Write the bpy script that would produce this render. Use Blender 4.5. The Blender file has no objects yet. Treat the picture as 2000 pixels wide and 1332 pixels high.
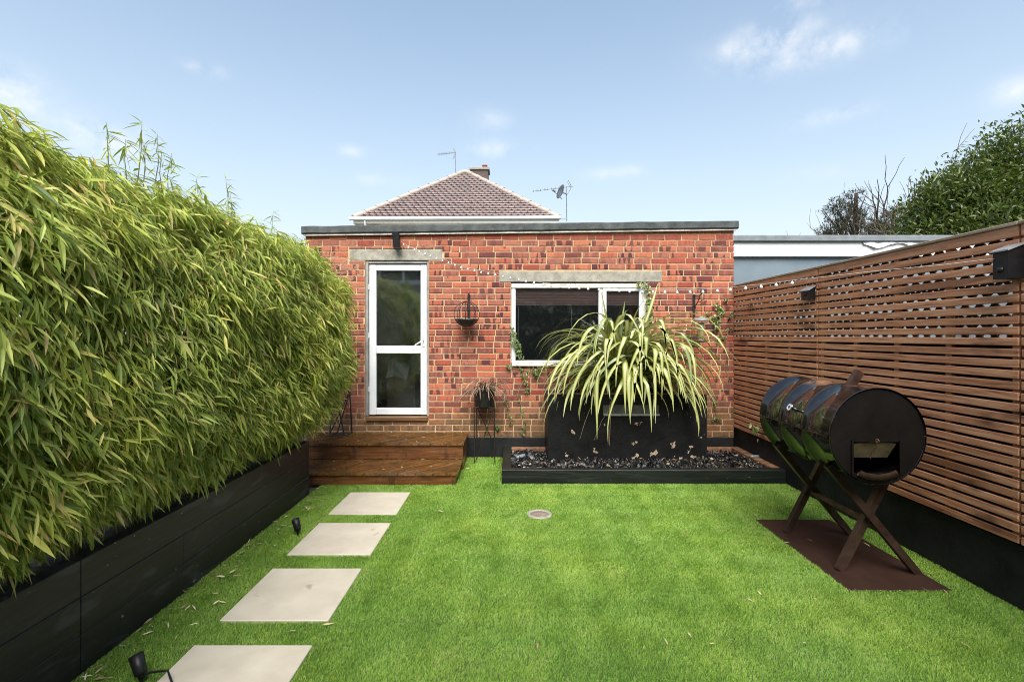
import bpy, math, random
import numpy as np
from mathutils import Vector, Matrix

random.seed(11)
RNG = np.random.default_rng(11)
R = math.radians
scene = bpy.context.scene
COL = scene.collection

# ------------------------------------------------------------------ camera
F, CX, CY, H = 960.0, 998.0, 655.0, 1.55        # focal length and vanishing point in photo pixels, eye height in metres
cam = bpy.data.cameras.new('camera')
cam.sensor_width = 36.0
cam.lens = F / 2000.0 * 36.0
cam.shift_x = (1000.0 - CX) / 2000.0
cam.shift_y = (CY - 666.0) / 2000.0
cam.clip_start = 0.05
cam.clip_end = 2000.0
cam_o = bpy.data.objects.new('camera', cam)
COL.objects.link(cam_o)
cam_o.location = (0, 0, H)
cam_o.rotation_euler = (R(90), 0, 0)
scene.camera = cam_o

# ------------------------------------------------------------------ sky and sun
SUN_EL, SUN_ROT = 51.0, 179.0                    # behind the camera, veiled by thin cloud
world = bpy.data.worlds.new('World')
scene.world = world
world.use_nodes = True
wn, wl = world.node_tree.nodes, world.node_tree.links
wn.clear()
w_out = wn.new('ShaderNodeOutputWorld')
w_bg = wn.new('ShaderNodeBackground')
w_sky = wn.new('ShaderNodeTexSky')
w_sky.sky_type = 'NISHITA'
w_sky.sun_disc = False
w_sky.sun_elevation = R(SUN_EL)
w_sky.sun_rotation = R(SUN_ROT)
w_sky.altitude = 0
w_sky.air_density = 1.0
w_sky.dust_density = 1.2
w_sky.ozone_density = 1.2
w_bg.inputs['Strength'].default_value = 0.084
w_geo = wn.new('ShaderNodeTexCoord')

def w_math(op, a, b=None, c=None, clamp=False):
    n = wn.new('ShaderNodeMath'); n.operation = op; n.use_clamp = clamp
    for i, v in enumerate((a, b, c)):
        if v is None: continue
        if isinstance(v, (int, float)): n.inputs[i].default_value = v
        else: wl.new(v, n.inputs[i])
    return n.outputs[0]

w_sep = wn.new('ShaderNodeSeparateXYZ')
wl.new(w_geo.outputs['Generated'], w_sep.inputs[0])
# a thin veil that whitens the sky evenly all the way round, stronger near the horizon
veil = w_math('POWER', w_math('SUBTRACT', 1.0, w_math('ABSOLUTE', w_sep.outputs[2]), clamp=True), 2.6)
w_mix = wn.new('ShaderNodeMix'); w_mix.data_type = 'RGBA'
wl.new(w_math('MULTIPLY_ADD', veil, 1.05, 0.15, clamp=True), w_mix.inputs['Factor'])
w_tint = wn.new('ShaderNodeMix'); w_tint.data_type = 'RGBA'; w_tint.blend_type = 'MULTIPLY'; w_tint.inputs['Factor'].default_value = 1.0
wl.new(w_sky.outputs[0], w_tint.inputs['A']); w_tint.inputs['B'].default_value = (.82, 1.06, 1.10, 1)
wl.new(w_tint.outputs['Result'], w_mix.inputs['A'])
w_mix.inputs['B'].default_value = (4.3, 4.65, 4.85, 1)
# small fair-weather clouds: puffs in given directions plus broken noise edges
w_n1 = wn.new('ShaderNodeTexNoise'); w_n1.inputs['Scale'].default_value = 14; w_n1.inputs['Detail'].default_value = 7; w_n1.inputs['Roughness'].default_value = 0.6
wl.new(w_geo.outputs['Generated'], w_n1.inputs['Vector'])
cloud = None
PUFFS = [(1500, 84, 62, 24, .95), (1590, 98, 72, 19, .8), (1450, 95, 40, 18, .8), (1640, 100, 40, 14, .5), (1580, 50, 30, 20, .3),
         (1555, 10, 42, 12, .5), (1630, 226, 40, 10, .55), (400, 136, 20, 8, .7), (10, 178, 34, 26, .95), (178, 262, 50, 20, .9),
         (950, 235, 40, 14, .3), (955, 294, 52, 14, .5), (690, 297, 24, 8, .45), (1208, 337, 46, 9, .45), (1985, 178, 20, 14, .6),
         (735, 352, 40, 9, .35), (1615, 335, 50, 10, .2), (-420, 120, 90, 40, .9), (2500, 250, 120, 40, .9), (-900, 300, 120, 40, .8), (3100, 60, 150, 50, .9), (1000, -600, 90, 50, .8), (300, -420, 110, 50, .8)]
for (px, py, rx, ry, amt) in PUFFS:
    d = Vector(((px - CX) / F, 1.0, (CY - py) / F)).normalized()
    right = d.cross(Vector((0, 0, 1))).normalized(); up = right.cross(d)
    dots = []
    for ax, rad in ((right, rx / F), (up, ry / F)):
        n = wn.new('ShaderNodeVectorMath'); n.operation = 'DOT_PRODUCT'
        wl.new(w_geo.outputs['Generated'], n.inputs[0]); n.inputs[1].default_value = ax / rad
        dots.append(w_math('POWER', n.outputs['Value'], 2.0))
    n = wn.new('ShaderNodeVectorMath'); n.operation = 'DOT_PRODUCT'
    wl.new(w_geo.outputs['Generated'], n.inputs[0]); n.inputs[1].default_value = d
    front = w_math('GREATER_THAN', n.outputs['Value'], 0.5)
    v = w_math('MULTIPLY', w_math('MULTIPLY', w_math('EXPONENT', w_math('MULTIPLY', w_math('ADD', dots[0], dots[1]), -0.75)), front), amt)
    cloud = v if cloud is None else w_math('MAXIMUM', cloud, v)
edge = w_math('MULTIPLY_ADD', w_n1.outputs['Fac'], 3.4, -1.35, clamp=True)
cmask = w_math('MULTIPLY', w_math('POWER', w_math('MULTIPLY', cloud, edge), 1.0), 0.95, clamp=True)
w_mix2 = wn.new('ShaderNodeMix'); w_mix2.data_type = 'RGBA'
wl.new(cmask, w_mix2.inputs['Factor'])
wl.new(w_mix.outputs['Result'], w_mix2.inputs['A'])
w_mix2.inputs['B'].default_value = (5.4, 5.4, 5.4, 1)
wl.new(w_mix2.outputs['Result'], w_bg.inputs['Color'])
wl.new(w_bg.outputs[0], w_out.inputs[0])

sun = bpy.data.lights.new('sun', 'SUN')
sun.energy = 3.3
sun.angle = R(48)
sun.color = (1.0, 0.95, 0.86)
sun_o = bpy.data.objects.new('sun', sun)
COL.objects.link(sun_o)
sd = Vector((math.sin(R(SUN_ROT)) * math.cos(R(SUN_EL)), math.cos(R(SUN_ROT)) * math.cos(R(SUN_EL)), math.sin(R(SUN_EL))))
sun_o.rotation_euler = (-sd).to_track_quat('-Z', 'Y').to_euler()
sun_o.location = sd * 30

scene.view_settings.view_transform = 'Standard'
scene.view_settings.look = 'None'
scene.view_settings.exposure = 1.34
scene.view_settings.gamma = 1.0
scene.view_settings.use_curve_mapping = False
scene.cycles.max_bounces = 6
scene.cycles.diffuse_bounces = 3
scene.cycles.glossy_bounces = 3
scene.cycles.transmission_bounces = 4
scene.cycles.transparent_max_bounces = 6
scene.cycles.use_denoising = True
scene.cycles.filter_width = 1.0
scene.cycles.sample_clamp_indirect = 6.0

# ------------------------------------------------------------------ helpers
def at(px, py, Y):                               # photo pixel + depth -> world point
    return Vector(((px - CX) * Y / F, Y, H - (py - CY) * Y / F))

def ground_at(px, py, z=0.0):                    # photo pixel on a level plane
    Y = (H - z) * F / (py - CY)
    return Vector(((px - CX) * Y / F, Y, z))

def tag(o, label=None, cat=None, group=None, kind=None):
    if label: o['label'] = label
    if cat: o['category'] = cat
    if group: o['group'] = group
    if kind: o['kind'] = kind
    return o

def wloc(o):
    v = Vector((0, 0, 0))
    while o is not None:
        v = v + o.location; o = o.parent
    return v

def empty(name, loc, label=None, cat=None, group=None):
    o = bpy.data.objects.new(name, None)
    o.empty_display_size = 0.1
    COL.objects.link(o)
    o.location = loc
    return tag(o, label, cat, group)

def link(name, me, parent=None, loc=None):
    o = bpy.data.objects.new(name, me)
    COL.objects.link(o)
    if parent is not None: o.parent = parent
    if loc is not None: o.location = Vector(loc) - (wloc(parent) if parent is not None else Vector((0, 0, 0)))
    return o

class MB:
    """collects shapes in world coordinates; build() makes ONE mesh object whose origin is its parent's (or a given) place"""
    def __init__(s): s.v, s.f, s.sm = [], [], []
    def add(s, vs, fs, smooth=False):
        b = len(s.v); s.v += [tuple(p) for p in vs]; s.f += [tuple(i + b for i in f) for f in fs]; s.sm += [smooth] * len(fs); return s
    def box(s, x0, x1, y0, y1, z0, z1, bev=0.0, jit=0.0):
        if bev <= 0:
            vs = [(x, y, z) for z in (z0, z1) for y in (y0, y1) for x in (x0, x1)]
            return s.add(vs, [(0, 2, 3, 1), (4, 5, 7, 6), (0, 1, 5, 4), (2, 6, 7, 3), (0, 4, 6, 2), (1, 3, 7, 5)])
        c = Vector(((x0 + x1) / 2, (y0 + y1) / 2, (z0 + z1) / 2)); h = Vector(((x1 - x0) / 2, (y1 - y0) / 2, (z1 - z0) / 2))
        return s.obox(c, Vector((1, 0, 0)), Vector((0, 1, 0)), Vector((0, 0, 1)), h, bev)
    def obox(s, c, ax, ay, az, h, bev=0.0):
        c = Vector(c); bev = min(bev, h[0] * .6, h[1] * .6, h[2] * .6)
        vs, idx = [], {}
        if bev <= 0:
            vs = [c + ax * (sx * h[0]) + ay * (sy * h[1]) + az * (sz * h[2]) for sz in (-1, 1) for sy in (-1, 1) for sx in (-1, 1)]
            return s.add(vs, [(0, 2, 3, 1), (4, 5, 7, 6), (0, 1, 5, 4), (2, 6, 7, 3), (0, 4, 6, 2), (1, 3, 7, 5)])
        for sx in (-1, 1):
            for sy in (-1, 1):
                for sz in (-1, 1):
                    for k in range(3):
                        d = [h[0] - bev, h[1] - bev, h[2] - bev]; d[k] = h[k]
                        idx[(sx, sy, sz, k)] = len(vs)
                        vs.append(c + ax * (sx * d[0]) + ay * (sy * d[1]) + az * (sz * d[2]))
        fs = []
        for sx in (-1, 1):
            q = [idx[(sx, a, b, 0)] for a, b in ((-1, -1), (1, -1), (1, 1), (-1, 1))]; fs.append(q if sx > 0 else q[::-1])
            q = [idx[(a, sx, b, 1)] for a, b in ((-1, -1), (-1, 1), (1, 1), (1, -1))]; fs.append(q if sx > 0 else q[::-1])
            q = [idx[(a, b, sx, 2)] for a, b in ((-1, -1), (1, -1), (1, 1), (-1, 1))]; fs.append(q if sx > 0 else q[::-1])
        for a in (-1, 1):
            for b in (-1, 1):
                for (k1, k2, mk) in ((0, 1, lambda t: (a, b, t)), (0, 2, lambda t: (a, t, b)), (1, 2, lambda t: (t, a, b))):
                    fs.append((idx[mk(-1) + (k1,)], idx[mk(1) + (k1,)], idx[mk(1) + (k2,)], idx[mk(-1) + (k2,)]))
                for c2 in (-1, 1):
                    fs.append((idx[(a, b, c2, 0)], idx[(a, b, c2, 1)], idx[(a, b, c2, 2)]))
        return s.add(vs, fs)
    def tube(s, pts, r, n=6, caps=True, smooth=True):
        pts = [Vector(p) for p in pts]; m = len(pts)
        rs = list(r) if isinstance(r, (list, tuple)) else [r] * m
        t0 = (pts[1] - pts[0]).normalized()
        u = t0.cross(Vector((0, 0, 1)));
        if u.length < 1e-3: u = t0.cross(Vector((0, 1, 0)))
        u.normalize(); vs, fs = [], []
        for i, p in enumerate(pts):
            t = (pts[min(i + 1, m - 1)] - pts[max(i - 1, 0)]).normalized()
            u = (u - t * u.dot(t)).normalized(); w = t.cross(u)
            for k in range(n):
                a = 2 * math.pi * k / n
                vs.append(p + (u * math.cos(a) + w * math.sin(a)) * rs[i])
        for i in range(m - 1):
            for k in range(n):
                fs.append((i * n + k, i * n + (k + 1) % n, (i + 1) * n + (k + 1) % n, (i + 1) * n + k))
        s.add(vs, fs, smooth)
        if caps: s.add(vs[:n], [tuple(range(n))[::-1]]); s.add(vs[-n:], [tuple(range(n))])
        return s
    def lathe(s, c, axis, prof, n=24, smooth=True, a0=0.0, a1=2 * math.pi):
        c = Vector(c); t = Vector(axis).normalized()
        u = t.cross(Vector((0, 0, 1)))
        if u.length < 1e-3: u = Vector((1, 0, 0))
        u.normalize(); w = t.cross(u); full = abs(a1 - a0 - 2 * math.pi) < 1e-6; m = n if full else n + 1
        vs = [c + t * h + (u * math.cos(a0 + (a1 - a0) * k / n) + w * math.sin(a0 + (a1 - a0) * k / n)) * r for (h, r) in prof for k in range(m)]
        fs = []
        for i in range(len(prof) - 1):
            for k in range(n):
                k2 = (k + 1) % m
                fs.append((i * m + k, i * m + k2, (i + 1) * m + k2, (i + 1) * m + k))
        return s.add(vs, fs, smooth)
    def ring(s, c, axis, rad, r, n=32, k=6):
        c = Vector(c); t = Vector(axis).normalized(); u = t.cross(Vector((0, 0, 1)))
        if u.length < 1e-3: u = Vector((1, 0, 0))
        u.normalize(); w = t.cross(u); vs, fs = [], []
        for i in range(n):
            a = 2 * math.pi * i / n; d = u * math.cos(a) + w * math.sin(a)
            for j in range(k):
                b = 2 * math.pi * j / k
                vs.append(c + d * (rad + r * math.cos(b)) + t * (r * math.sin(b)))
        for i in range(n):
            for j in range(k):
                fs.append((i * k + j, ((i + 1) % n) * k + j, ((i + 1) % n) * k + (j + 1) % k, i * k + (j + 1) % k))
        return s.add(vs, fs, True)
    def prism(s, poly, z0, z1):
        n = len(poly)
        vs = [(p[0], p[1], z0) for p in poly] + [(p[0], p[1], z1) for p in poly]
        return s.add(vs, [tuple(range(n))[::-1], tuple(range(n, 2 * n))] + [(i, (i + 1) % n, n + (i + 1) % n, n + i) for i in range(n)])
    def mesh(s, name, mat, origin=(0, 0, 0)):
        me = bpy.data.meshes.new(name)
        ox, oy, oz = origin
        me.from_pydata([(x - ox, y - oy, z - oz) for x, y, z in s.v], [], s.f)
        me.polygons.foreach_set('use_smooth', s.sm)
        if mat is not None: me.materials.append(mat)
        me.update()
        return me
    def build(s, name, mat, parent=None, origin=None):
        if origin is None:
            if parent is not None: origin = wloc(parent)
            else:
                a = np.array(s.v); origin = ((a[:, 0].min() + a[:, 0].max()) / 2, (a[:, 1].min() + a[:, 1].max()) / 2, a[:, 2].min())
        return link(name, s.mesh(name, mat, origin), parent, origin)

def np_mesh(name, verts, faces, mat, tint=None, smooth=False, parent=None, origin=(0, 0, 0)):
    """big meshes from numpy: verts (N,3), faces (M,3 or 4); tint = one float per vertex"""
    me = bpy.data.meshes.new(name)
    nv, nf, k = len(verts), len(faces), faces.shape[1]
    me.vertices.add(nv); me.vertices.foreach_set('co', (verts - np.array(origin)).astype(np.float32).ravel())
    me.loops.add(nf * k); me.loops.foreach_set('vertex_index', faces.astype(np.int32).ravel())
    me.polygons.add(nf)
    me.polygons.foreach_set('loop_start', np.arange(0, nf * k, k, dtype=np.int32))
    me.polygons.foreach_set('loop_total', np.full(nf, k, dtype=np.int32))
    me.polygons.foreach_set('use_smooth', np.full(nf, smooth, dtype=bool))
    if tint is not None:
        at_ = me.attributes.new('tint', 'FLOAT', 'POINT'); at_.data.foreach_set('value', tint.astype(np.float32))
    me.update(calc_edges=True)
    me.materials.append(mat)
    return link(name, me, parent, origin)

# ---- procedural materials -------------------------------------------------
class NT:
    def __init__(s, name):
        s.m = bpy.data.materials.new(name); s.m.use_nodes = True
        s.t = s.m.node_tree; s.n = s.t.nodes; s.l = s.t.links
        s.p = s.n['Principled BSDF']; s.out = s.n['Material Output']
        s.geo = s.n.new('ShaderNodeNewGeometry'); s.pos = s.geo.outputs['Position']
    def node(s, typ, **kw):
        n = s.n.new(typ)
        for k, v in kw.items(): setattr(n, k, v)
        return n
    def put(s, sock, v):
        if isinstance(v, (int, float, tuple, list)): sock.default_value = v if not isinstance(v, (tuple, list)) or len(v) != 3 or sock.type != 'RGBA' else (*v, 1)
        else: s.l.new(v, sock)
    def math(s, op, a, b=0.0, clamp=False):
        n = s.node('ShaderNodeMath', operation=op, use_clamp=clamp); s.put(n.inputs[0], a); s.put(n.inputs[1], b); return n.outputs[0]
    def scalev(s, vec, sc):
        n = s.node('ShaderNodeVectorMath', operation='MULTIPLY'); s.put(n.inputs[0], vec); n.inputs[1].default_value = sc; return n.outputs[0]
    def noise(s, scale, detail=4, rough=0.55, vec=None, dist=0.0):
        n = s.node('ShaderNodeTexNoise'); n.inputs['Scale'].default_value = scale; n.inputs['Detail'].default_value = detail
        n.inputs['Roughness'].default_value = rough; n.inputs['Distortion'].default_value = dist
        s.l.new(vec if vec is not None else s.pos, n.inputs['Vector']); return n.outputs['Fac']
    def ramp(s, fac, stops, interp='LINEAR'):
        n = s.node('ShaderNodeValToRGB'); n.color_ramp.interpolation = interp; e = n.color_ramp.elements
        while len(e) < len(stops): e.new(0.5)
        for el, (p, c) in zip(e, stops): el.position = p; el.color = (*c, 1) if len(c) == 3 else c
        s.put(n.inputs['Fac'], fac); return n.outputs['Color']
    def band(s, fac, lo, hi):                    # smooth 0..1 step
        n = s.node('ShaderNodeMapRange', interpolation_type='SMOOTHSTEP'); s.put(n.inputs['Value'], fac)
        n.inputs['From Min'].default_value = lo; n.inputs['From Max'].default_value = hi; return n.outputs[0]
    def mix(s, fac, a, b, mode='MIX'):
        n = s.node('ShaderNodeMix', data_type='RGBA', blend_type=mode); s.put(n.inputs['Factor'], fac)
        s.put(n.inputs['A'], a); s.put(n.inputs['B'], b); return n.outputs['Result']
    def tint(s, mode):
        if mode == 'attr': n = s.node('ShaderNodeAttribute', attribute_name='tint'); return n.outputs['Fac']
        return s.node('ShaderNodeObjectInfo').outputs['Random']
    def bump(s, h, strength=0.3, dist=0.01):
        n = s.node('ShaderNodeBump'); n.inputs['Strength'].default_value = strength; n.inputs['Distance'].default_value = dist
        s.put(n.inputs['Height'], h); s.l.new(n.outputs[0], s.p.inputs['Normal'])
    def set(s, **kw):
        for k, v in kw.items():
            s.put(s.p.inputs[k.replace('_', ' ')], v)
        return s.m

def plain(name, c1, c2, scale=6.0, rough=0.6, bump=0.2, bdist=0.004, bscale=60, metallic=0.0, spec=0.5, stretch=None, speck=None):
    t = NT(name)
    vec = t.scalev(t.pos, stretch) if stretch else t.pos
    col = t.ramp(t.noise(scale, 6, 0.6, vec), [(0.3, c1), (0.72, c2)])
    if speck: col = t.mix(t.band(t.noise(speck[1], 2, 0.5), speck[2], speck[2] + .06), col, speck[0])
    t.set(Base_Color=col, Roughness=t.ramp(t.noise(scale * 2.3, 4, 0.6, vec), [(0.3, (rough * .8,) * 3), (0.75, (min(1, rough * 1.2),) * 3)]), Metallic=metallic, Specular_IOR_Level=spec)
    if bump: t.bump(t.noise(bscale, 4, 0.6, vec), bump, bdist)
    return t.m

def leaf_mat(name, stops, mode, rough=0.45, trans=0.35, tcol=None, tip=None):
    t = NT(name)
    ti = t.tint(mode)
    col = t.ramp(ti, stops)
    big = t.noise(1.7, 3, 0.5)
    col = t.mix(t.math('MULTIPLY', t.band(big, 0.35, 0.7), 0.35), col, t.ramp(ti, [(p, (min(1, c[0] * 1.5), c[1] * 1.22, c[2] * .8)) for p, c in stops]))
    t.set(Base_Color=col, Roughness=rough, Specular_IOR_Level=0.4)
    tr = t.node('ShaderNodeBsdfTranslucent'); t.put(tr.inputs['Color'], t.mix(0.5, col, tcol or (0.25, 0.35, 0.03)))
    mx = t.node('ShaderNodeMixShader'); mx.inputs[0].default_value = trans
    t.l.new(t.p.outputs[0], mx.inputs[1]); t.l.new(tr.outputs[0], mx.inputs[2]); t.l.new(mx.outputs[0], t.out.inputs['Surface'])
    return t.m

def wood_mat(name, dark, mid, light, axis='Y', rough=0.55, mode='obj', wet=None, spec=0.4, stain=None, dots=None):
    t = NT(name); ti = t.tint(mode)
    sc = {'X': (1.3, 22, 22), 'Y': (22, 1.3, 22), 'Z': (22, 22, 1.3), 'D': (1.3, 22, 22)}[axis]
    pos = t.pos
    if axis == 'D':
        vr = t.node('ShaderNodeVectorRotate', rotation_type='Z_AXIS'); vr.inputs['Angle'].default_value = R(-45); t.l.new(t.pos, vr.inputs['Vector']); pos = vr.outputs[0]
    off = t.node('ShaderNodeVectorMath', operation='ADD'); t.put(off.inputs[0], t.scalev(pos, sc))
    cb = t.node('ShaderNodeCombineXYZ'); [t.put(cb.inputs[i], t.math('MULTIPLY', ti, k)) for i, k in enumerate((31.0, 17.0, 53.0))]
    t.l.new(cb.outputs[0], off.inputs[1]); v = off.outputs[0]
    g = t.noise(2.2, 6, 0.65, v, 0.6)
    col = t.ramp(g, [(0.28, dark), (0.5, mid), (0.74, light)])
    col = t.mix(t.math('MULTIPLY', ti, 0.45), col, t.mix(1.0, col, (0.62, 0.56, 0.52), 'MULTIPLY'))
    kn = t.noise(1.3, 2, 0.4, t.scalev(v, (.35, .35, .35)))
    col = t.mix(t.math('MULTIPLY', t.band(kn, 0.655, 0.71), .8), col, dark)
    if stain: col = t.mix(t.math('MULTIPLY', t.band(t.noise(stain[1], 3, .6, t.scalev(t.pos, stain[2])), stain[3], stain[3] + .12), stain[4]), col, stain[0])
    if dots: col = t.mix(t.math('MULTIPLY', t.band(t.noise(dots[1], 2, .5, t.scalev(t.pos, dots[2])), dots[3], dots[3] + .04), .8), col, dots[0])
    t.set(Base_Color=col, Roughness=rough if wet is None else t.ramp(t.noise(5, 4, .6), [(.35, (wet,) * 3), (.65, (rough,) * 3)]), Specular_IOR_Level=spec)
    t.bump(g, 0.35, 0.004)
    return t.m

M = {}
M['white_paint'] = plain('white_paint', (.62, .64, .66), (.76, .77, .78), 3, .4, .05)
M['old_white_paint'] = plain('old_white_paint', (.42, .38, .32), (.74, .73, .70), 24, .6, .4, .003, 70, speck=((.2, .16, .12), 60, .66))
M['black_metal'] = plain('black_metal', (.008, .008, .008), (.022, .02, .019), 20, .45, .15, .002, 90)
M['black_plastic'] = plain('black_plastic', (.005, .005, .006), (.010, .010, .011), 12, .45, .05, spec=.3)
M['black_paint'] = plain('black_masonry_paint', (.004, .004, .005), (.015, .015, .016), 5, .6, .5, .006, 34, spec=.3, speck=((.22, .2, .17), 46, .735))
M['concrete'] = plain('concrete', (.19, .175, .145), (.36, .335, .28), 14, .9, .5, .004, 110, speck=((.10, .09, .07), 85, .62))
M['felt'] = plain('roof_felt', (.018, .023, .023), (.075, .083, .082), 9, .7, .5, .008, 45)
M['mortar'] = plain('mortar', (.36, .245, .13), (.54, .39, .225), 11, .95, .5, .004, 130)
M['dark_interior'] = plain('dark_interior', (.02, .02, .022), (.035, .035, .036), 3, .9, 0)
M['cream_wall'] = plain('cream_render', (.60, .52, .42), (.68, .60, .49), 3, .85, .3, .004, 60)
M['grey_upvc'] = plain('off_white_plastic', (.66, .65, .61), (.76, .75, .71), 4, .35, 0)
# ------------------------------------------------------------------ ground and lawn
YW = 6.25                                        # face of the brick wall
S = F / YW
def wx(px): return (px - CX) / S
def wz(py): return H - (py - CY) / S
XP, XF = -1.967, 2.835                           # face of the left raised planter, face of the slatted fence

g = MB(); g.add([(-300, -60, -.03), (300, -60, -.03), (300, 600, -.03), (-300, 600, -.03)], [(0, 1, 2, 3)])
tag(g.build('ground', plain('earth', (.06, .055, .03), (.11, .10, .06), .6, .95, .3), origin=(0, 0, -.03)), kind='structure')
turf_t = NT('turf_backing'); turf_t.set(Base_Color=turf_t.ramp(turf_t.noise(9, 4), [(.3, (.025, .06, .012)), (.7, (.05, .11, .02))]), Roughness=.9)
g = MB(); g.add([(XP, -.6, 0), (2.87, -.6, 0), (2.87, YW + .1, 0), (XP, YW + .1, 0)], [(0, 1, 2, 3)])
tag(g.build('lawn', turf_t.m, origin=(0, 0, 0)), kind='structure')

PAVERS = [(4.227, 4.815), (3.444, 4.027), (2.648, 3.242), (1.85, 2.439)]
PX0, PX1 = -1.572, -.985
PLATE = (2.045, 2.665, 2.97, 4.11)
DRAIN = (.245, 4.24, .108)
BED = (-.096, 2.862, 5.11, 6.22)                 # low raised bed
DECK_X1 = -.566

# ------------------------------------------------------------------ bricks
def brick_mat(name, mode):
    t = NT(name)
    if mode == 'obj':
        oi = t.node('ShaderNodeObjectInfo'); colr = oi.outputs['Color']; alpha = oi.outputs['Alpha']
        loc = t.node('ShaderNodeTexCoord').outputs['Object']
    else:
        a = t.node('ShaderNodeAttribute', attribute_name='bt'); colr = a.outputs['Color']; alpha = a.outputs['Alpha']
        loc = t.node('ShaderNodeAttribute', attribute_name='bl').outputs['Vector']
    sp = t.node('ShaderNodeSeparateColor'); t.l.new(colr, sp.inputs[0])
    hue, blot, dark = sp.outputs[0], sp.outputs[1], sp.outputs[2]
    cb = t.node('ShaderNodeCombineXYZ'); [t.put(cb.inputs[i], t.math('MULTIPLY', alpha, k)) for i, k in enumerate((61.0, 23.0, 97.0))]
    ad = t.node('ShaderNodeVectorMath', operation='ADD'); t.l.new(loc, ad.inputs[0]); t.l.new(cb.outputs[0], ad.inputs[1])
    v = ad.outputs[0]
    col = t.ramp(hue, [(0, (.26, .052, .034)), (.3, (.34, .085, .050)), (.55, (.41, .130, .070)), (.8, (.35, .125, .082)), (1, (.24, .080, .058))])
    spots = t.band(t.noise(17, 1.0, .5, t.scalev(v, (1, 1, .22))), .51, .56)
    col = t.mix(t.math('MULTIPLY', spots, blot, True), col, (.070, .019, .024))
    col = t.mix(t.math('MULTIPLY', dark, t.ramp(t.noise(12, 3, .6, v), [(.3, (.55,) * 3), (.6, (1,) * 3)])), col, (.105, .028, .030))
    gr = t.noise(75, 5, .7)
    col = t.mix(.55, col, t.mix(1.0, col, t.ramp(gr, [(.3, (.45, .42, .42)), (.62, (1.25, 1.22, 1.2))]), 'MULTIPLY'))
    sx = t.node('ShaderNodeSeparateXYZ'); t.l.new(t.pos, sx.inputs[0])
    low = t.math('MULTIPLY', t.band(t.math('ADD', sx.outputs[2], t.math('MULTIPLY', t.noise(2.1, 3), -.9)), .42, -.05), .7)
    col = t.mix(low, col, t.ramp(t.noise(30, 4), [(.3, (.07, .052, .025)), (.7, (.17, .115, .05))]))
    lime = t.band(t.noise(4.5, 5, .7), .66, .74)
    col = t.mix(t.math('MULTIPLY', lime, .35), col, (.45, .32, .22))
    t.set(Base_Color=col, Roughness=.82, Specular_IOR_Level=.35)
    t.bump(t.noise(95, 5, .7), .55, .005)
    return t.m
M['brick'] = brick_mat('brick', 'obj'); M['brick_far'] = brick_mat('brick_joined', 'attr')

ob = empty('brick_outbuilding', (0.11, 7.6, 0), 'flat-roofed red brick outbuilding with glazed door and window', 'outbuilding')
WX0, WX1, WZ0, WZ1 = -2.612, 2.834, .26, 2.905
DOOR = (wx(713), wx(837), wz(822), wz(509))
WIN = (wx(998), wx(1265), wz(715), wz(551))
LINT_D = (wx(683), wx(863), wz(509), wz(487))
LINT_W = (wx(975), wx(1293), wz(551), wz(530))
def cells(holes, x0, x1, z0, z1):
    xs = sorted({x0, x1, *[h[0] for h in holes], *[h[1] for h in holes]}); zs = sorted({z0, z1, *[h[2] for h in holes], *[h[3] for h in holes]})
    for a, b in zip(xs, xs[1:]):
        for c, d in zip(zs, zs[1:]):
            mx, mz = (a + b) / 2, (c + d) / 2
            if not any(h[0] < mx < h[1] and h[2] < mz < h[3] for h in holes): yield a, b, c, d
m = MB()
for a, b, c, d in cells([DOOR, WIN], WX0 + .006, WX1 - .004, 0, WZ1): m.box(a, b, YW + .005, YW + .11, c, d)
wall = m.build('wall', M['mortar'], ob)
def cut(r, hs):
    out = [r]
    for h in hs:
        nxt = []
        for (a, b, c, d) in out:
            if b <= h[0] or a >= h[1] or d <= h[2] or c >= h[3]: nxt.append((a, b, c, d)); continue
            if a < h[0]: nxt.append((a, h[0], c, d))
            if b > h[1]: nxt.append((h[1], b, c, d))
            a2, b2 = max(a, h[0]), min(b, h[1])
            if c < h[2]: nxt.append((a2, b2, c, h[2]))
            if d > h[3]: nxt.append((a2, b2, h[3], d))
        out = nxt
    return [q for q in out if q[1] - q[0] > .022 and q[3] - q[2] > .018]
HOLES = [DOOR, WIN, LINT_D, LINT_W]
grow = [(h[0] - .006, h[1] + .006, h[2] - .006, h[3] + .006) for h in HOLES]
bl, CH, BLEN = [], .0758, .2205
nz = int((WZ1 - WZ0) / CH)
for k in range(nz + 1):
    z0 = WZ0 + k * CH + .005; z1 = min(z0 + CH - .0135, WZ1)
    if z1 - z0 < .02: continue
    x = WX0 - (BLEN / 2 if k % 2 else 0) + random.uniform(-.012, .012)
    while x < WX1:
        L = BLEN * random.uniform(.965, 1.03)
        if random.random() < .06: L = BLEN / 2
        a, b = max(x, WX0), min(x + L - .0125, WX1)
        if b - a > .03:
            jz = random.uniform(-.0018, .0018)
            bl += [(q, (b - a) > BLEN * .9) for q in cut((a, b, z0 + jz, z1 + jz), grow)]
        x += L
def brick_geo(w, h, rnd):
    e = .0045; j = lambda s: rnd.uniform(-s, s)
    def rectv(dx, dz, y, s): return [(sx * (w / 2 - dx) + j(s), y, sz * (h / 2 - dz) + j(s)) for sx, sz in ((-1, -1), (1, -1), (1, 1), (-1, 1))]
    v = rectv(e, e, -.003 + j(.001), .0022) + rectv(0, 0, .0015, .0024) + rectv(0, 0, .03, 0)
    f = [(0, 1, 2, 3)] + [(4 + i, 4 + (i + 1) % 4, (i + 1) % 4, i) for i in range(4)] + [(8 + i, 8 + (i + 1) % 4, 4 + (i + 1) % 4, 4 + i) for i in range(4)]
    return v, f
rb = random.Random(5)
variants = []
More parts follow.
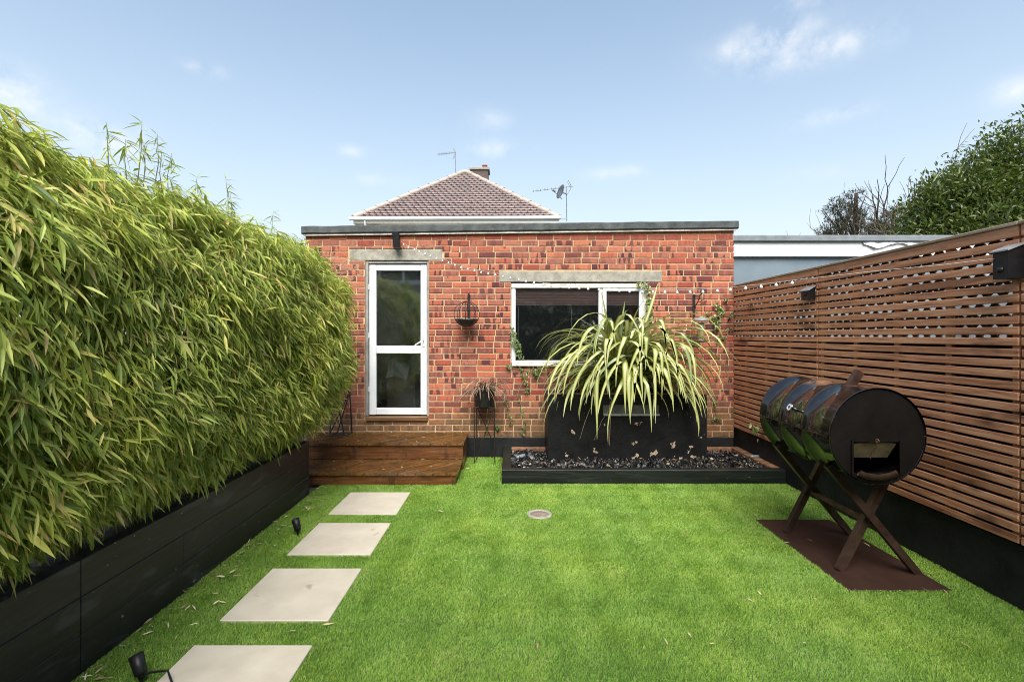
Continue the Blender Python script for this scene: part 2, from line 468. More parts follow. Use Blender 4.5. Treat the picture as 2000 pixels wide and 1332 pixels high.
for _ in range(10):
    q = MB(); v, f = brick_geo(BLEN - .013, CH - .0135, rb); q.add(v, f); variants.append(q.mesh('brick', M['brick']))
def brick_tint(z):
    if z > 2.70: return (rb.uniform(0, .45), rb.uniform(0, .3), rb.choice((0, 0, .1, .35)), rb.random())
    u = rb.random(); hue = rb.random()
    if u < .26: return (hue, rb.uniform(0, .3), 0, rb.random())
    if u < .62: return (.3 + hue * .6, rb.uniform(.75, 1), rb.uniform(0, .15), rb.random())
    if u < .75: return (hue, .4, rb.uniform(.5, .95), rb.random())
    return (rb.uniform(.6, 1), .4, rb.uniform(.15, .5), rb.random())
def hidden_brick(q):
    px, py = CX + (q[0] + q[1]) / 2 * S, CY + (H - (q[2] + q[3]) / 2) * S
    return px < 660 + max(0, (520 - py)) * .0 and py > 500 or px < 705 and py > 560 or (1075 < px < 1375 and py > 650) or (1070 < px < 1382 and py > 770) or py > 845 or (600 < px < 905 and py > 842)
order = sorted(range(len(bl)), key=lambda i: (hidden_brick(bl[i][0]), not bl[i][1], abs((bl[i][0][0] + bl[i][0][1]) / 2 - .1) + abs((bl[i][0][2] + bl[i][0][3]) / 2 - 1.7) * .6))
jv, jf, jt, jl = [], [], [], []
for n, i in enumerate(order):
    (a, b, c, d), full = bl[i]
    tint = brick_tint(c); cx, cz = (a + b) / 2, (c + d) / 2
    if n < 300:
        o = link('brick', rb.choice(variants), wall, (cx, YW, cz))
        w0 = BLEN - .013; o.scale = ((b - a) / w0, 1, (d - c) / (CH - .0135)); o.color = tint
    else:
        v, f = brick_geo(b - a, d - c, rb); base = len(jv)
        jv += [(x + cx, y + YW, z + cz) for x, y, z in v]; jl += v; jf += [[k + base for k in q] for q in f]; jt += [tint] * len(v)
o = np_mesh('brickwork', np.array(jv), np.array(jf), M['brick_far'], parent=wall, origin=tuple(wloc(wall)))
a_ = o.data.attributes.new('bt', 'FLOAT_COLOR', 'POINT'); a_.data.foreach_set('color', np.array(jt, dtype=np.float32).ravel())
a_ = o.data.attributes.new('bl', 'FLOAT_VECTOR', 'POINT'); a_.data.foreach_set('vector', np.array(jl, dtype=np.float32).ravel())
o['kind'] = 'stuff'

m = MB(); m.box(WX0, WX1 - .01, YW - .022, YW + .12, 0, .258, .006); m.build('plinth', M['black_paint'], ob)
m = MB(); m.box(LINT_D[0], LINT_D[1], YW - .002, YW + .10, LINT_D[2], LINT_D[3], .006); m.build('lintel', M['concrete'], ob)
m = MB(); m.box(LINT_W[0], LINT_W[1], YW - .002, YW + .10, LINT_W[2], LINT_W[3], .006); m.build('lintel', M['concrete'], ob)
# flat roof: felt edging with a slight fall to the left, white batten beneath, roof sheet, side and back walls
m = MB(); n = 40; vs, fs = [], []
for i in range(n + 1):
    u = i / n; x = -2.64 + u * 5.51; zt = 2.925 + u * .070 + .0015 * math.sin(i * 1.7) + random.uniform(-.002, .002)
    yb = 6.185 + random.uniform(-.004, .004)
    vs += [(x, yb + .012, zt - .098), (x, yb, zt - .085), (x, yb, zt - .012), (x, yb + .012, zt), (x, 6.36, zt + .004), (x, 6.40, zt - .05), (x, 6.40, zt - .098)]
for i in range(n):
    for k in range(7): fs.append((i * 7 + k, i * 7 + (k + 1) % 7, (i + 1) * 7 + (k + 1) % 7, (i + 1) * 7 + k))
fs += [tuple(range(7)), tuple(range(n * 7 + 6, n * 7 - 1, -1))]
m.add(vs, fs); m.build('roof_edging', M['felt'], ob)
m = MB(); vs = [(-2.625, y, z) for y in (6.207, 6.245) for z in (2.806, 2.84)] + [(2.852, y, z) for y in (6.207, 6.245) for z in (2.876, 2.91)]
m.add(vs, [(0, 1, 3, 2), (4, 6, 7, 5), (0, 4, 5, 1), (2, 3, 7, 6), (0, 2, 6, 4), (1, 5, 7, 3)]); m.build('roof_batten', M['old_white_paint'], ob)
m = MB(); m.box(-2.6, 2.83, 6.37, 9.5, 2.80, 2.86); m.build('roof', M['felt'], ob)
m = MB(); m.box(WX0, WX0 + .1, YW + .112, 9.5, 0, 2.8); m.build('side_wall', M['cream_wall'], ob)
m = MB(); m.box(WX1 - .11, WX1 - .01, YW + .112, 9.5, 0, 2.8); m.build('side_wall', M['cream_wall'], ob)
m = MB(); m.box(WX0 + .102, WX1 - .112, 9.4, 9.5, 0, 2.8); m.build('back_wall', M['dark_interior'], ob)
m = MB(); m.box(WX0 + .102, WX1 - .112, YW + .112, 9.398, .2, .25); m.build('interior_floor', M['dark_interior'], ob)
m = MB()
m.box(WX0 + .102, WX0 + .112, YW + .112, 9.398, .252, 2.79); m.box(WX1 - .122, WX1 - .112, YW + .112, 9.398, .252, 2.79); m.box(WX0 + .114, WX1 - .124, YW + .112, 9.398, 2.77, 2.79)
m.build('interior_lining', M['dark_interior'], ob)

def glass(name, drops, tint=(.8, .84, .84), refl=1.8):
    t = NT(name)
    tr = t.node('ShaderNodeBsdfTransparent'); tr.inputs[0].default_value = (*tint, 1)
    gl = t.node('ShaderNodeBsdfGlossy'); gl.inputs['Roughness'].default_value = .03; gl.inputs['Color'].default_value = (.9, .95, .97, 1)
    fr = t.node('ShaderNodeFresnel'); fr.inputs['IOR'].default_value = 1.55
    mx = t.node('ShaderNodeMixShader')
    t.l.new(t.math('MULTIPLY', fr.outputs[0], refl, True), mx.inputs[0]); t.l.new(tr.outputs[0], mx.inputs[1]); t.l.new(gl.outputs[0], mx.inputs[2])
    if drops:
        vo = t.node('ShaderNodeTexVoronoi'); vo.inputs['Scale'].default_value = 95; t.l.new(t.scalev(t.pos, (1, 1, .55)), vo.inputs['Vector'])
        d = t.math('MULTIPLY', t.band(vo.outputs['Distance'], .28, .12), t.band(t.noise(5, 3), .40, .56))
        b = t.node('ShaderNodeBump'); b.inputs['Strength'].default_value = .9; b.inputs['Distance'].default_value = .004; t.l.new(d, b.inputs['Height'])
        t.l.new(b.outputs[0], gl.inputs['Normal'])
        df = t.node('ShaderNodeBsdfDiffuse'); df.inputs[0].default_value = (.5, .55, .55, 1)
        m2 = t.node('ShaderNodeMixShader'); t.l.new(t.math('ADD', t.math('MULTIPLY', d, .20), .006), m2.inputs[0]); t.l.new(mx.outputs[0], m2.inputs[1]); t.l.new(df.outputs[0], m2.inputs[2])
        t.l.new(m2.outputs[0], t.out.inputs['Surface'])
    else:
        df = t.node('ShaderNodeBsdfDiffuse'); df.inputs[0].default_value = (.45, .45, .42, 1)
        m2 = t.node('ShaderNodeMixShader'); t.l.new(t.math('MULTIPLY', t.band(t.noise(7, 5, .7), .5, .8), .05), m2.inputs[0]); t.l.new(mx.outputs[0], m2.inputs[1]); t.l.new(df.outputs[0], m2.inputs[2])
        t.l.new(m2.outputs[0], t.out.inputs['Surface'])
    return t.m
M['door_glass'] = glass('rain_spotted_glass', True, refl=3.4); M['win_glass'] = glass('dusty_glass', False)

def frame(mb, a, b, c, d, wl_, wr, wb, wt, y0, y1, bev=.004):
    mb.box(a, a + wl_, y0, y1, c, d, bev); mb.box(b - wr, b, y0, y1, c, d, bev)
    mb.box(a + wl_, b - wr, y0 + .0015, y1, d - wt, d - .0004, bev); mb.box(a + wl_, b - wr, y0 + .0015, y1, c + .0004, c + wb, bev)
door = empty('door', (wx(776), YW + .05, wz(812))); door.parent = ob; door.location = Vector((wx(776), YW + .05, wz(812))) - wloc(ob)
m = MB(); frame(m, wx(714), wx(837), wz(813), wz(509.5), .026, .026, .0, .03, YW + .052, YW + .10) if False else None
jm = plain('grey_jamb', (.16, .15, .145), (.30, .29, .28), 8, .7, .1)
m = MB(); m.box(wx(713.3), wx(718.6), YW + .014, YW + .108, wz(813), wz(509.6), .003); m.build('jamb', jm, door)
m = MB(); m.box(wx(833.2), wx(836.8), YW + .014, YW + .108, wz(813), wz(509.6), .003); m.build('jamb', jm, door)
m = MB(); m.box(wx(718.8), wx(833), YW + .014, YW + .108, wz(514.6), wz(509.6), .003); m.build('jamb', jm, door)
a, b, c, d = wx(719.6), wx(832.6), wz(811), wz(515.4)
m = MB(); m.box(a, wx(733), YW + .034, YW + .088, c, d, .005); m.build('stile', M['white_paint'], door)
m = MB(); m.box(wx(820.5), b, YW + .034, YW + .088, c, d, .005); m.build('stile', M['white_paint'], door)
for p0, p1 in ((515.7, 528), (675.5, 690.5), (797.5, 810.7)):
    m = MB(); m.box(wx(733.2), wx(820.3), YW + .037, YW + .086, wz(p1), wz(p0), .005); m.build('rail', M['white_paint'], door)
for p0, p1 in ((528.2, 675.3), (690.7, 797.3)):
    m = MB(); m.box(wx(733.2), wx(820.3), YW + .058, YW + .064, wz(p1), wz(p0)); m.build('pane', M['door_glass'], door)
m = MB(); hz = wz(665)
m.box(wx(824.5), wx(829), YW + .024, YW + .0335, wz(677), wz(655), .003)
m.tube([(wx(826.5), YW + .03, hz), (wx(826.5), YW - .014, hz), (wx(824.5), YW - .02, hz - .004), (wx(811), YW - .02, hz - .06)], .008, 8)
m.build('handle', M['grey_upvc'], door)
for zz in (560, 655, 760):
    m = MB(); m.tube([(wx(719.4), YW + .026, wz(zz + 5)), (wx(719.4), YW + .026, wz(zz - 5))], .0065, 8); m.build('hinge', M['white_paint'], door)
m = MB(); m.box(wx(715.5), wx(836.3), YW - .035, YW + .108, wz(821.5), wz(813.4), .006); m.build('door_sill', wood_mat('sill_wood', (.07, .035, .015), (.17, .09, .04), (.26, .15, .07), 'X'), door)
# things glimpsed behind the door glass
crate = MB(); crate.box(wx(742), wx(800), YW + .35, YW + .6, .26, wz(735)); crate.build('stored_box', plain('cardboard', (.16, .085, .045), (.22, .13, .075), 5, .9, 0), ob)
sheet_m = MB(); vs, fs = [], []
for i in range(9):
    for j in range(9):
        u, v = i / 8, j / 8; vs.append((wx(742 + 44 * u) + .03 * v, YW + .30 + .05 * math.sin(5 * u + 3 * v), wz(738 - 38 * v + 12 * abs(u - .4))))
for i in range(8):
    for j in range(8): fs.append((i * 9 + j, (i + 1) * 9 + j, (i + 1) * 9 + j + 1, i * 9 + j + 1))
sheet_m.add(vs, fs, True); sheet_m.build('dust_sheet', plain('plastic_sheet', (.20, .21, .22), (.38, .39, .40), 14, .35, .2), ob)

win = empty('window', (0, 0, 0)); win.parent = ob; win.location = Vector((wx(1131), YW + .05, WIN[2])) - wloc(ob)
wy0, wy1 = YW + .028, YW + .095
m = MB(); m.box(wx(998.6), wx(1264.6), wy0 - .014, wy1, wz(562.6), wz(553.4), .005); m.build('head', M['old_white_paint'], win)
m = MB(); m.box(wx(998.6), wx(1007), wy0, wy1, wz(704), wz(562.8), .005); m.build('jamb', M['white_paint'], win)
m = MB(); m.box(wx(1254.5), wx(1264.6), wy0, wy1, wz(704), wz(562.8), .005); m.build('jamb', M['old_white_paint'], win)
m = MB(); m.box(wx(1170), wx(1178), wy0, wy1, wz(704), wz(562.8), .005); m.build('mullion', M['old_white_paint'], win)
m = MB(); frame(m, wx(1178.3), wx(1254.2), wz(703.8), wz(563), .045, .03, .05, .035, wy0 - .008, wy1 - .02); m.build('casement', M['white_paint'], win)
m = MB(); m.box(wx(1007.1), wx(1169.9), wy0 + .03, wy0 + .035, wz(703.8), wz(563)); m.build('pane', M['win_glass'], win)
m = MB(); m.box(wx(1185.4), wx(1249.4), wy0 + .02, wy0 + .025, wz(696), wz(568.5)); m.build('pane', M['win_glass'], win)
m = MB(); m.box(wx(998.8), wx(1264.4), YW - .03, wy1, wz(709.6), wz(704.2), .005); m.box(wx(999.2), wx(1264), YW - .045, YW + .09, wz(714.8), wz(710.0), .004)
m.build('sill', M['old_white_paint'], win)
blind = wood_mat('blind_wood', (.28, .10, .085), (.42, .17, .15), (.52, .25, .22), 'X', .5)
for k in range(11):
    z = wz(594) + k * .0195
    m = MB(); m.obox(((wx(1008) + wx(1252)) / 2, wy0 + .058, z), Vector((1, 0, 0)), Vector((0, -.3, -.954)), Vector((0, -.954, .3)), ((wx(1252) - wx(1008)) / 2, .0115, .0015)); m.build('blind_slat', blind, win)
m = MB(); m.tube([(wx(1119), wy1 + .07, wz(594)), (wx(1119), wy1 + .07, wz(672))], .003, 5); m.build('blind_cord', M['grey_upvc'], win)
m = MB(); m.tube([(wx(1012.5), wy1 + .02, wz(598)), (wx(1012), wy1 + .02, wz(668))], .004, 5); m.build('window_stay', M['grey_upvc'], win)
m = MB(); m.tube([(wx(1245), wy1 + .2, wz(596)), (wx(1238), wy1 + .2, wz(640))], .009, 6); m.build('broom_handle', plain('red_wood', (.22, .05, .03), (.3, .07, .04), 6, .5, 0), ob)

# ------------------------------------------------------------------ timber deck steps
deck_m = wood_mat('wet_deck_wood', (.035, .014, .005), (.125, .054, .015), (.27, .135, .042), 'D', .42, wet=.12, spec=.6, stain=((.055, .035, .012), 3.0, (1.6, 1.6, 1), .50, .75))
deck_f = wood_mat('wet_riser_wood', (.04, .015, .006), (.115, .045, .015), (.20, .085, .03), 'X', .5, wet=.25, spec=.5, stain=((.02, .012, .008), 3.0, (3, 1, 1), .55, .6))
dk = empty('deck_steps', (-1.58, 5.65, 0), 'two wet brown timber decking steps leading up to the glazed door', 'deck steps')
def clip(poly, nx, ny, c):
    out = []
    for i in range(len(poly)):
        p, q = poly[i], poly[(i + 1) % len(poly)]; dp, dq = p[0] * nx + p[1] * ny - c, q[0] * nx + q[1] * ny - c
        if dp <= 0: out.append(p)
        if dp * dq < 0: t = dp / (dp - dq); out.append((p[0] + (q[0] - p[0]) * t, p[1] + (q[1] - p[1]) * t))
    return out
def boards(x0, x1, y0, y1, zt, th=.027, w=.128, gap=.010):
    k = math.sqrt(.5); lo, hi = (x0 - y1) * k, (x1 - y0) * k; s = lo + random.uniform(-.1, 0)
    while s < hi:
        poly = [(x0, y0), (x1, y0), (x1, y1), (x0, y1)]
        poly = clip(poly, k, -k, s + w - gap)
        if len(poly) > 2: poly = clip(poly, -k, k, -s)
        if len(poly) > 2:
            dz = random.uniform(-.0015, .0015)
            m = MB(); m.prism(poly, zt - th, zt + dz)
            for g_ in range(1, 6):               # milled grooves stand as thin raised ribs
                o_ = s + (w - gap) * g_ / 6; rp = clip(clip(poly, k, -k, o_ + .0045), -k, k, -(o_ - .0045)) if len(clip(poly, k, -k, o_ + .0045)) > 2 else []
                if len(rp) > 2: m.prism(rp, zt + dz - .0005, zt + dz + .0022)
            m.build('board', deck_m, dk)
        s += w
boards(-2.6, -.540, 5.612, 6.222, .318)
boards(-2.6, DECK_X1 + .012, 5.06, 5.655, .132)
for (x0, x1, y0, y1, z0, z1) in ((-2.59, -.550, 5.632, 5.654, .1365, .2905), (-2.59, -.574, 5.078, 5.10, .004, .1045)):
    m = MB(); m.box(x0, x1, y0, y1, z0, z1, .003); m.build('riser', deck_f, dk)
for (x0, x1, y0, y1, z0, z1) in ((-.572, -.551, 5.656, 6.22, .004, .2905), (-.594, -.575, 5.102, 5.630, .004, .1045)):
    m = MB(); m.box(x0, x1, y0, y1, z0, z1, .003); m.build('side_board', deck_f, dk)

# ------------------------------------------------------------------ left raised planter
M['sleeper'] = wood_mat('black_stained_sleeper', (.0045, .0045, .0055), (.009, .009, .0105), (.019, .019, .021), 'Y', .48, spec=.45, stain=((.05, .05, .055), 2.2, (1, 1.2, 4), .56, .6), dots=((.30, .27, .22), 42, (1, .55, 1), .725))
pl = empty('raised_planter', (-2.4, 2.5, 0), 'long black sleeper planter holding the bamboo hedge', 'planter')
for k, (z0, z1, js) in enumerate(((.0, .1765, (-1.2, 2.25, 4.80)), (.1785, .3505, (-1.2, 2.25, 2.955, 4.80)), (.3525, .522, (-1.2, 2.25, 4.80)))):
    for y0, y1 in zip(js, js[1:]):
        xo = random.uniform(0, .004)
        m = MB(); m.box(XP - .075 - xo, XP - xo, y0 + .001, y1 - .001, z0, z1, .003); m.build('sleeper', M['sleeper'], pl)
    m = MB(); m.box(-3.0, XP - .081, 4.722, 4.797, z0, z1, .005); m.build('sleeper', M['sleeper'], pl)
m = MB(); m.box(-3.0, XP - .08, -1.2, 4.72, .02, .44); m.build('soil', plain('soil', (.015, .010, .007), (.05, .035, .022), 20, .95, .6, .02, 40), pl)

# ------------------------------------------------------------------ slatted fence and its black plinth
lw = MB(); lw.box(2.868, 3.02, .3, YW + .2, 0, .372, .008)
lw.build('low_wall', M['black_paint'], None)
tag(bpy.data.objects['low_wall'], 'low black-painted wall carrying the slatted timber fence', 'low wall')
fence = empty('slatted_fence', (XF, 3.6, .37), 'brown horizontal slat fence with lattice showing through its upper gaps', 'fence')
slat_m = wood_mat('cedar_slat', (.18, .068, .032), (.50, .225, .120), (.66, .37, .215), 'Y', .5, spec=.4, stain=((.06, .022, .012), 1.6, (1, 1.0, 2.2), .60, .75))
cap_m = wood_mat('weathered_cap', (.12, .08, .05), (.26, .19, .14), (.42, .35, .29), 'Y', .6)
PANELS = [(4.545, 6.45), (2.745, 4.535), (.93, 2.735)]
NS, PITCH, Z0 = 29, .0614, .385
for (y0, y1) in PANELS:
    for k in range(NS):
        z = Z0 + k * PITCH + random.uniform(-.0015, .0015); xo = random.uniform(-.0015, .0015); h_ = .0455 if k < NS - 1 else .062
        m = MB(); m.box(XF + xo, XF + .019, y0 + random.uniform(0, .003), y1 - random.uniform(0, .003), z, z + h_, .003)
        m.build('slat', slat_m, fence)
    nb = 4
    for k in range(nb + 1):
        y = y0 + .03 + (y1 - y0 - .06) * k / nb
        m = MB(); m.box(XF + .0195, XF + .045, y - .022, y + .022, Z0, Z0 + NS * PITCH - .02); m.build('batten', slat_m, fence)
    m = MB(); m.box(XF - .012, XF + .075, y0 - .004, y1 + .004, Z0 + NS * PITCH + .0005, Z0 + NS * PITCH + .022, .004); m.build('cap_rail', cap_m, fence)
m = MB()                                          # diagonal privacy lattice behind the upper slats
LZ0, LZ1, LY0, LY1 = 1.535, 2.14, .95, 6.45
for sgn in (1, -1):
    xx = XF + .052 + (0 if sgn > 0 else .009); u = LY0 - 1.0
    while u < LY1 + 1.0:
        poly = [(LY0, LZ0), (LY1, LZ0), (LY1, LZ1), (LY0, LZ1)]; k = math.sqrt(.5)
        c0 = u * k
        poly = clip(clip(poly, k, -k * sgn, c0 - (LZ0 if sgn > 0 else -LZ1) * k + .0135), -k, k * sgn, -(c0 - (LZ0 if sgn > 0 else -LZ1) * k - .0135)) if True else poly
        if len(poly) > 2:
            n_ = len(poly); vs = [(xx, p[0], p[1]) for p in poly] + [(xx + .008, p[0], p[1]) for p in poly]
            m.add(vs, [tuple(range(n_)), tuple(range(n_, 2 * n_))[::-1]] + [(i, n_ + i, n_ + (i + 1) % n_, (i + 1) % n_) for i in range(n_)])
        u += .096
lat = m.build('lattice', wood_mat('old_lattice', (.03, .018, .012), (.06, .035, .022), (.09, .055, .035), 'Y', .8), fence)
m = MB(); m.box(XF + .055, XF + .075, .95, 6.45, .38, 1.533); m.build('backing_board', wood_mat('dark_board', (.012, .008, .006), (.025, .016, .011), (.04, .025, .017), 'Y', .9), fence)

# ------------------------------------------------------------------ neighbour's outbuilding beyond the fence
nb_ = empty('garden_room', (5, 8.3, 0), 'blue-grey flat-roofed garden room with white fascia beyond the fence', 'garden room')
YN = 6.9
def nzp(py): return H - (py - CY) * YN / F
m = MB(); m.box(3.05, 7.4, YN + .06, 10.4, 0, nzp(500)); m.build('wall', plain('blue_grey_render', (.115, .155, .19), (.155, .195, .23), 2.2, .8, .2, speck=((.30, .24, .14), 1.9, .70)), nb_)
m = MB(); m.box(3.0, 7.45, YN, YN + .055, nzp(501), nzp(473.5), .004); m.build('fascia', plain('white_fascia', (.66, .64, .62), (.74, .73, .71), 3, .4, 0), nb_)
m = MB(); m.box(2.98, 7.5, YN - .05, 10.45, nzp(473), nzp(460.5), .012); m.build('roof_edging', plain('grey_felt', (.12, .135, .15), (.19, .205, .22), 8, .7, .4, .006, 40), nb_)
m = MB(); vs, fs = [], []                         # torn plastic sheeting caught under the felt
for i in range(15):
    u = i / 14; x = (1690 + 140 * u - CX) * (YN - .06) / F
    zt = nzp(472.5); hgt = .035 + .03 * math.sin(u * 9) + random.uniform(0, .035)
    vs += [(x, YN - .004 - random.uniform(0, .02), zt + .02 * random.random()), (x + random.uniform(-.03, .03), YN - .02 - random.uniform(0, .03), zt - hgt)]
for i in range(14): fs.append((2 * i, 2 * i + 2, 2 * i + 3, 2 * i + 1))
m.add(vs, fs, True); m.build('torn_sheeting', plain('torn_plastic', (.55, .55, .56), (.7, .7, .7), 20, .4, .3), nb_)
m = MB(); m.box(6.3, 6.5, -1.5, 6.7, 0, 2.35, .01)
tag(m.build('rendered_wall', plain('pale_render', (.42, .44, .45), (.52, .53, .53), 2, .85, .2)), 'pale rendered wall glimpsed through the fence lattice', 'wall')

# ------------------------------------------------------------------ house with hipped tile roof
YH = 17.6
hs = empty('tiled_house', (at(890, 655, YH).x, YH + 5, 0), 'cream house with hipped red pantile roof rising behind the outbuilding', 'house')
ex0, ex1 = at(690, 0, YH).x, at(1092, 0, YH).x
ez = H + 228 * YH / F
DA = 3.5                                         # plan run of the front hip
apx = at(909, 0, YH + DA).x; apz = H + 319 * (YH + DA) / F
m = MB(); m.box(ex0 + .32, ex1 - .30, YH + .35, YH + 10, 0, ez - .16); m.build('wall', M['cream_wall'], hs)
m = MB(); m.box(ex0 - .02, ex1 + .02, YH + .03, YH + .36, ez - .17, ez - .155); m.box(ex0, ex1, YH + .01, YH + .035, ez - .154, ez - .02); m.build('soffit', M['grey_upvc'], hs)
m = MB()
pts = [(ex0 - .12, YH - .05, ez - .02), (ex1 + .05, YH - .05, ez + .02)]
m.tube(pts, .062, 10); m.build('gutter', M['white_paint'], hs)
m = MB(); m.tube([(ex0 + .42, YH - .02, ez - .06), (ex0 + .42, YH + .0, ez - .2), (ex0 + .45, YH + .3, ez - .5), (ex0 + .45, YH + .31, .1)], .045, 8); m.build('downpipe', M['white_paint'], hs)
for px in (728, 1047):
    c = at(px, 0, YH).x; m = MB(); m.box(c - .1, c + .1, YH + .30, YH + .345, ez - .5, ez - .175); m.build('vent', M['dark_interior'], hs)
rm = NT('wet_pantile')
rc = rm.ramp(rm.noise(3.5, 5), [(.3, (.045, .026, .026)), (.55, (.085, .045, .042)), (.75, (.13, .072, .065))])
rm.set(Base_Color=rc, Roughness=rm.ramp(rm.noise(2.2, 4), [(.35, (.30,) * 3), (.7, (.5,) * 3)]), Specular_IOR_Level=.6); rm.bump(rm.noise(22, 4), .3, .01)
M['tile'] = rm.m
A0, A1, AP = Vector((ex0, YH, ez)), Vector((ex1, YH, ez)), Vector((apx, YH + DA, apz))
RB = Vector((apx, YH + 6.5, apz))                 # ridge end at the back
m = MB(); bk = Vector((0, 0, .03))
B0, B1 = Vector((ex0, YH + 10.2, ez)), Vector((ex1, YH + 10.2, ez))
m.add([A0 - bk, A1 - bk, AP - bk, RB - bk, B0 - bk, B1 - bk], [(0, 1, 2), (1, 5, 3, 2), (4, 0, 2, 3), (5, 4, 3)]); m.build('roof_deck', M['tile'], hs)
up = (AP - (A0 + (A1 - A0) * ((apx - ex0) / (ex1 - ex0)))); SL = up.length; up.normalize()
nrm = Vector((1, 0, 0)).cross(up).normalized()
TW, TG = .232, SL / 21.0
def tile_geo(x0, x1, s0, s1):                    # a tile: shallow roll across its width, thick lower lip; x across, s up the slope
    vs, n_ = [], 5
    for s_, lift in ((s0, .036), (s1 + .02, .008)):
        for k in range(n_):
            u = k / (n_ - 1); x = x0 + (x1 - x0) * u
            vs.append((x, s_ - (.022 * math.sin(math.pi * u) if lift > .02 else 0), lift + .030 * (1 - math.sin(math.pi * (u * .92 + .04))) ** 1.2))
    for k in range(n_): vs.append((vs[k][0], vs[k][1] + .002, vs[k][2] - .034))
    fs = [(k, k + 1, n_ + k + 1, n_ + k) for k in range(n_ - 1)] + [(k + 1, k, 2 * n_ + k, 2 * n_ + k + 1) for k in range(n_ - 1)]
    return vs, fs
base0 = Vector((0, YH, ez))
def tile_pt(p): return base0 + Vector((p[0], 0, 0)) + up * p[1] + nrm * p[2]
tiles = []
for r in range(21):
    s0, s1 = r * TG, (r + 1) * TG; f = (s0 + .35 * TG) / SL
    xl, xr = ex0 + (apx - ex0) * f, ex1 + (apx - ex1) * f
    x = ex0 - .02 + (TW * .5 if r % 2 else 0)
    while x < xr:
        a, b = max(x, xl), min(x + TW, xr)
        if b - a > .03: tiles.append((a, b, s0, s1))
        x += TW
rot = Matrix(((1, 0, 0), (0, up.y, up.z), (0, nrm.y, nrm.z))).transposed().to_4x4()
tv = []
for _ in range(4):
    q = MB(); v, f = tile_geo(-TW / 2 + .004, TW / 2 - .004, 0, TG); v = [(x, y, z + random.uniform(0, .006)) for x, y, z in v]; q.add(v, f, True); tv.append(q.mesh('tile', M['tile']))
tiles.sort(key=lambda t_: (-(t_[1] - t_[0] > TW * .98), t_[2]))
rest = MB(); roof_o = [c for c in hs.children if c.name.startswith('roof_deck')][0]
for i, (a, b, s0, s1) in enumerate(tiles):
    if i < 300 and b - a > TW * .98:
        o = link('tile', random.choice(tv), roof_o); p = tile_pt(((a + b) / 2, s0, random.uniform(0, .006)))
        o.matrix_local = Matrix.Translation(p - wloc(roof_o)) @ rot @ Matrix.Rotation(random.uniform(-.012, .012), 4, 'Z')
    else:
        v, f = tile_geo(a + .003, b - .003, s0, s1); rest.add([tile_pt(p) for p in v], f, True)
rest.build('tile_field', M['tile'], roof_o)['kind'] = 'stuff'
hipm = plain('hip_tile', (.28, .22, .19), (.45, .37, .32), 7, .6, .4, .01, 30)
for P, Q in ((A0, AP), (A1, AP)):
    n_ = 11
    for k in range(n_):
        u0, u1 = k / n_, (k + 1) / n_ + .008; p, q = P.lerp(Q, u0), P.lerp(Q, min(1, u1))
        m = MB(); m.tube([p + Vector((0, 0, .035)), q + Vector((0, 0, .02))], [.105, .092], 10); m.build('hip_tile', hipm, hs)
m = MB(); m.tube([AP + Vector((0, 0, .02)), RB], .1, 10); m.build('ridge', hipm, hs)
m = MB()
cpos = at(938, 345, YH + 5.0)
m.box(cpos.x - .40, cpos.x + .38, YH + 4.6, YH + 5.3, apz - 1.0, H + 317 * (YH + 5) / F, .02); m.build('chimney', plain('dark_stack', (.06, .045, .04), (.11, .08, .07), 6, .9, .5, .01, 40), hs)
m = MB(); m.box(cpos.x - .46, cpos.x + .44, YH + 4.54, YH + 5.36, H + 317 * (YH + 5) / F, H + 322 * (YH + 5) / F, .02); m.build('chimney_cap', M['concrete'], hs)
m = MB(); pz = H + 322 * (YH + 5) / F; m.lathe((at(947, 0, YH + 5).x, YH + 4.95, pz), (0, 0, 1), [(0, .12), (.16, .10), (.17, .125), (.21, .125), (.21, .08), (.1, .08)], 14)
m.build('chimney_pot', plain('terracotta', (.26, .10, .075), (.36, .16, .12), 8, .8, .2), hs)

M['alu'] = plain('grey_metal', (.16, .17, .18), (.28, .29, .30), 9, .45, 0, metallic=.7)
def yagi(name, mast_px, mast_top, mast_bot, boom, Y, label, refl=True):
    b = at(mast_px, mast_bot, Y); e = empty(name, b, label, 'aerial', 'television aerials on the house')
    m = MB(); m.tube([b, at(mast_px - 1, mast_top, Y)], .018, 6); m.build('mast', M['alu'], e)
    (x0, y0), (x1, y1) = boom; P, Q = at(x0, y0, Y), at(x1, y1, Y)
    m = MB(); m.tube([P, Q], .014, 6); m.build('boom', M['alu'], e)
    n_ = 12 if not refl else 9
    for k in range(n_):
        p = P.lerp(Q, .02 + .8 * k / n_); m = MB(); m.tube([p + Vector((0, -.15, .01)), p + Vector((0, .15, .01))], .006, 5); m.tube([p + Vector((0, 0, -.035)), p + Vector((0, 0, .04))], .008, 5); m.build('element', M['alu'], e)
    p = P.lerp(Q, .93); m = MB()
    for s_ in (-1, 1):
        m.tube([p + Vector((.03, 0, .02 * s_)), p + Vector((-.10, 0, .26 * s_))], .010, 5); m.tube([p + Vector((.03, .2, .02 * s_)), p + Vector((-.10, .2, .24 * s_))], .008, 5); m.tube([p + Vector((.0, 0, .08 * s_)), p + Vector((.0, .2, .08 * s_))], .006, 5)
    m.build('reflector', M['alu'], e)
    return e
yagi('tv_aerial', 890, 296, 340, ((855, 302), (891, 298)), YH + 5, 'small yagi television aerial on a mast beside the chimney')
ya = yagi('tv_aerial', 1107, 364, 432, ((1040, 374), (1120, 364)), YH + 1.2, 'long yagi television aerial on the mast right of the tiled roof')
m = MB(); dp = at(1098, 376, YH + .9); ax = Vector((-.85, -.35, .25)).normalized()
dish = empty('satellite_dish', at(1104, 384, YH + 1.15), 'grey satellite dish clamped to the right-hand aerial mast', 'satellite dish')
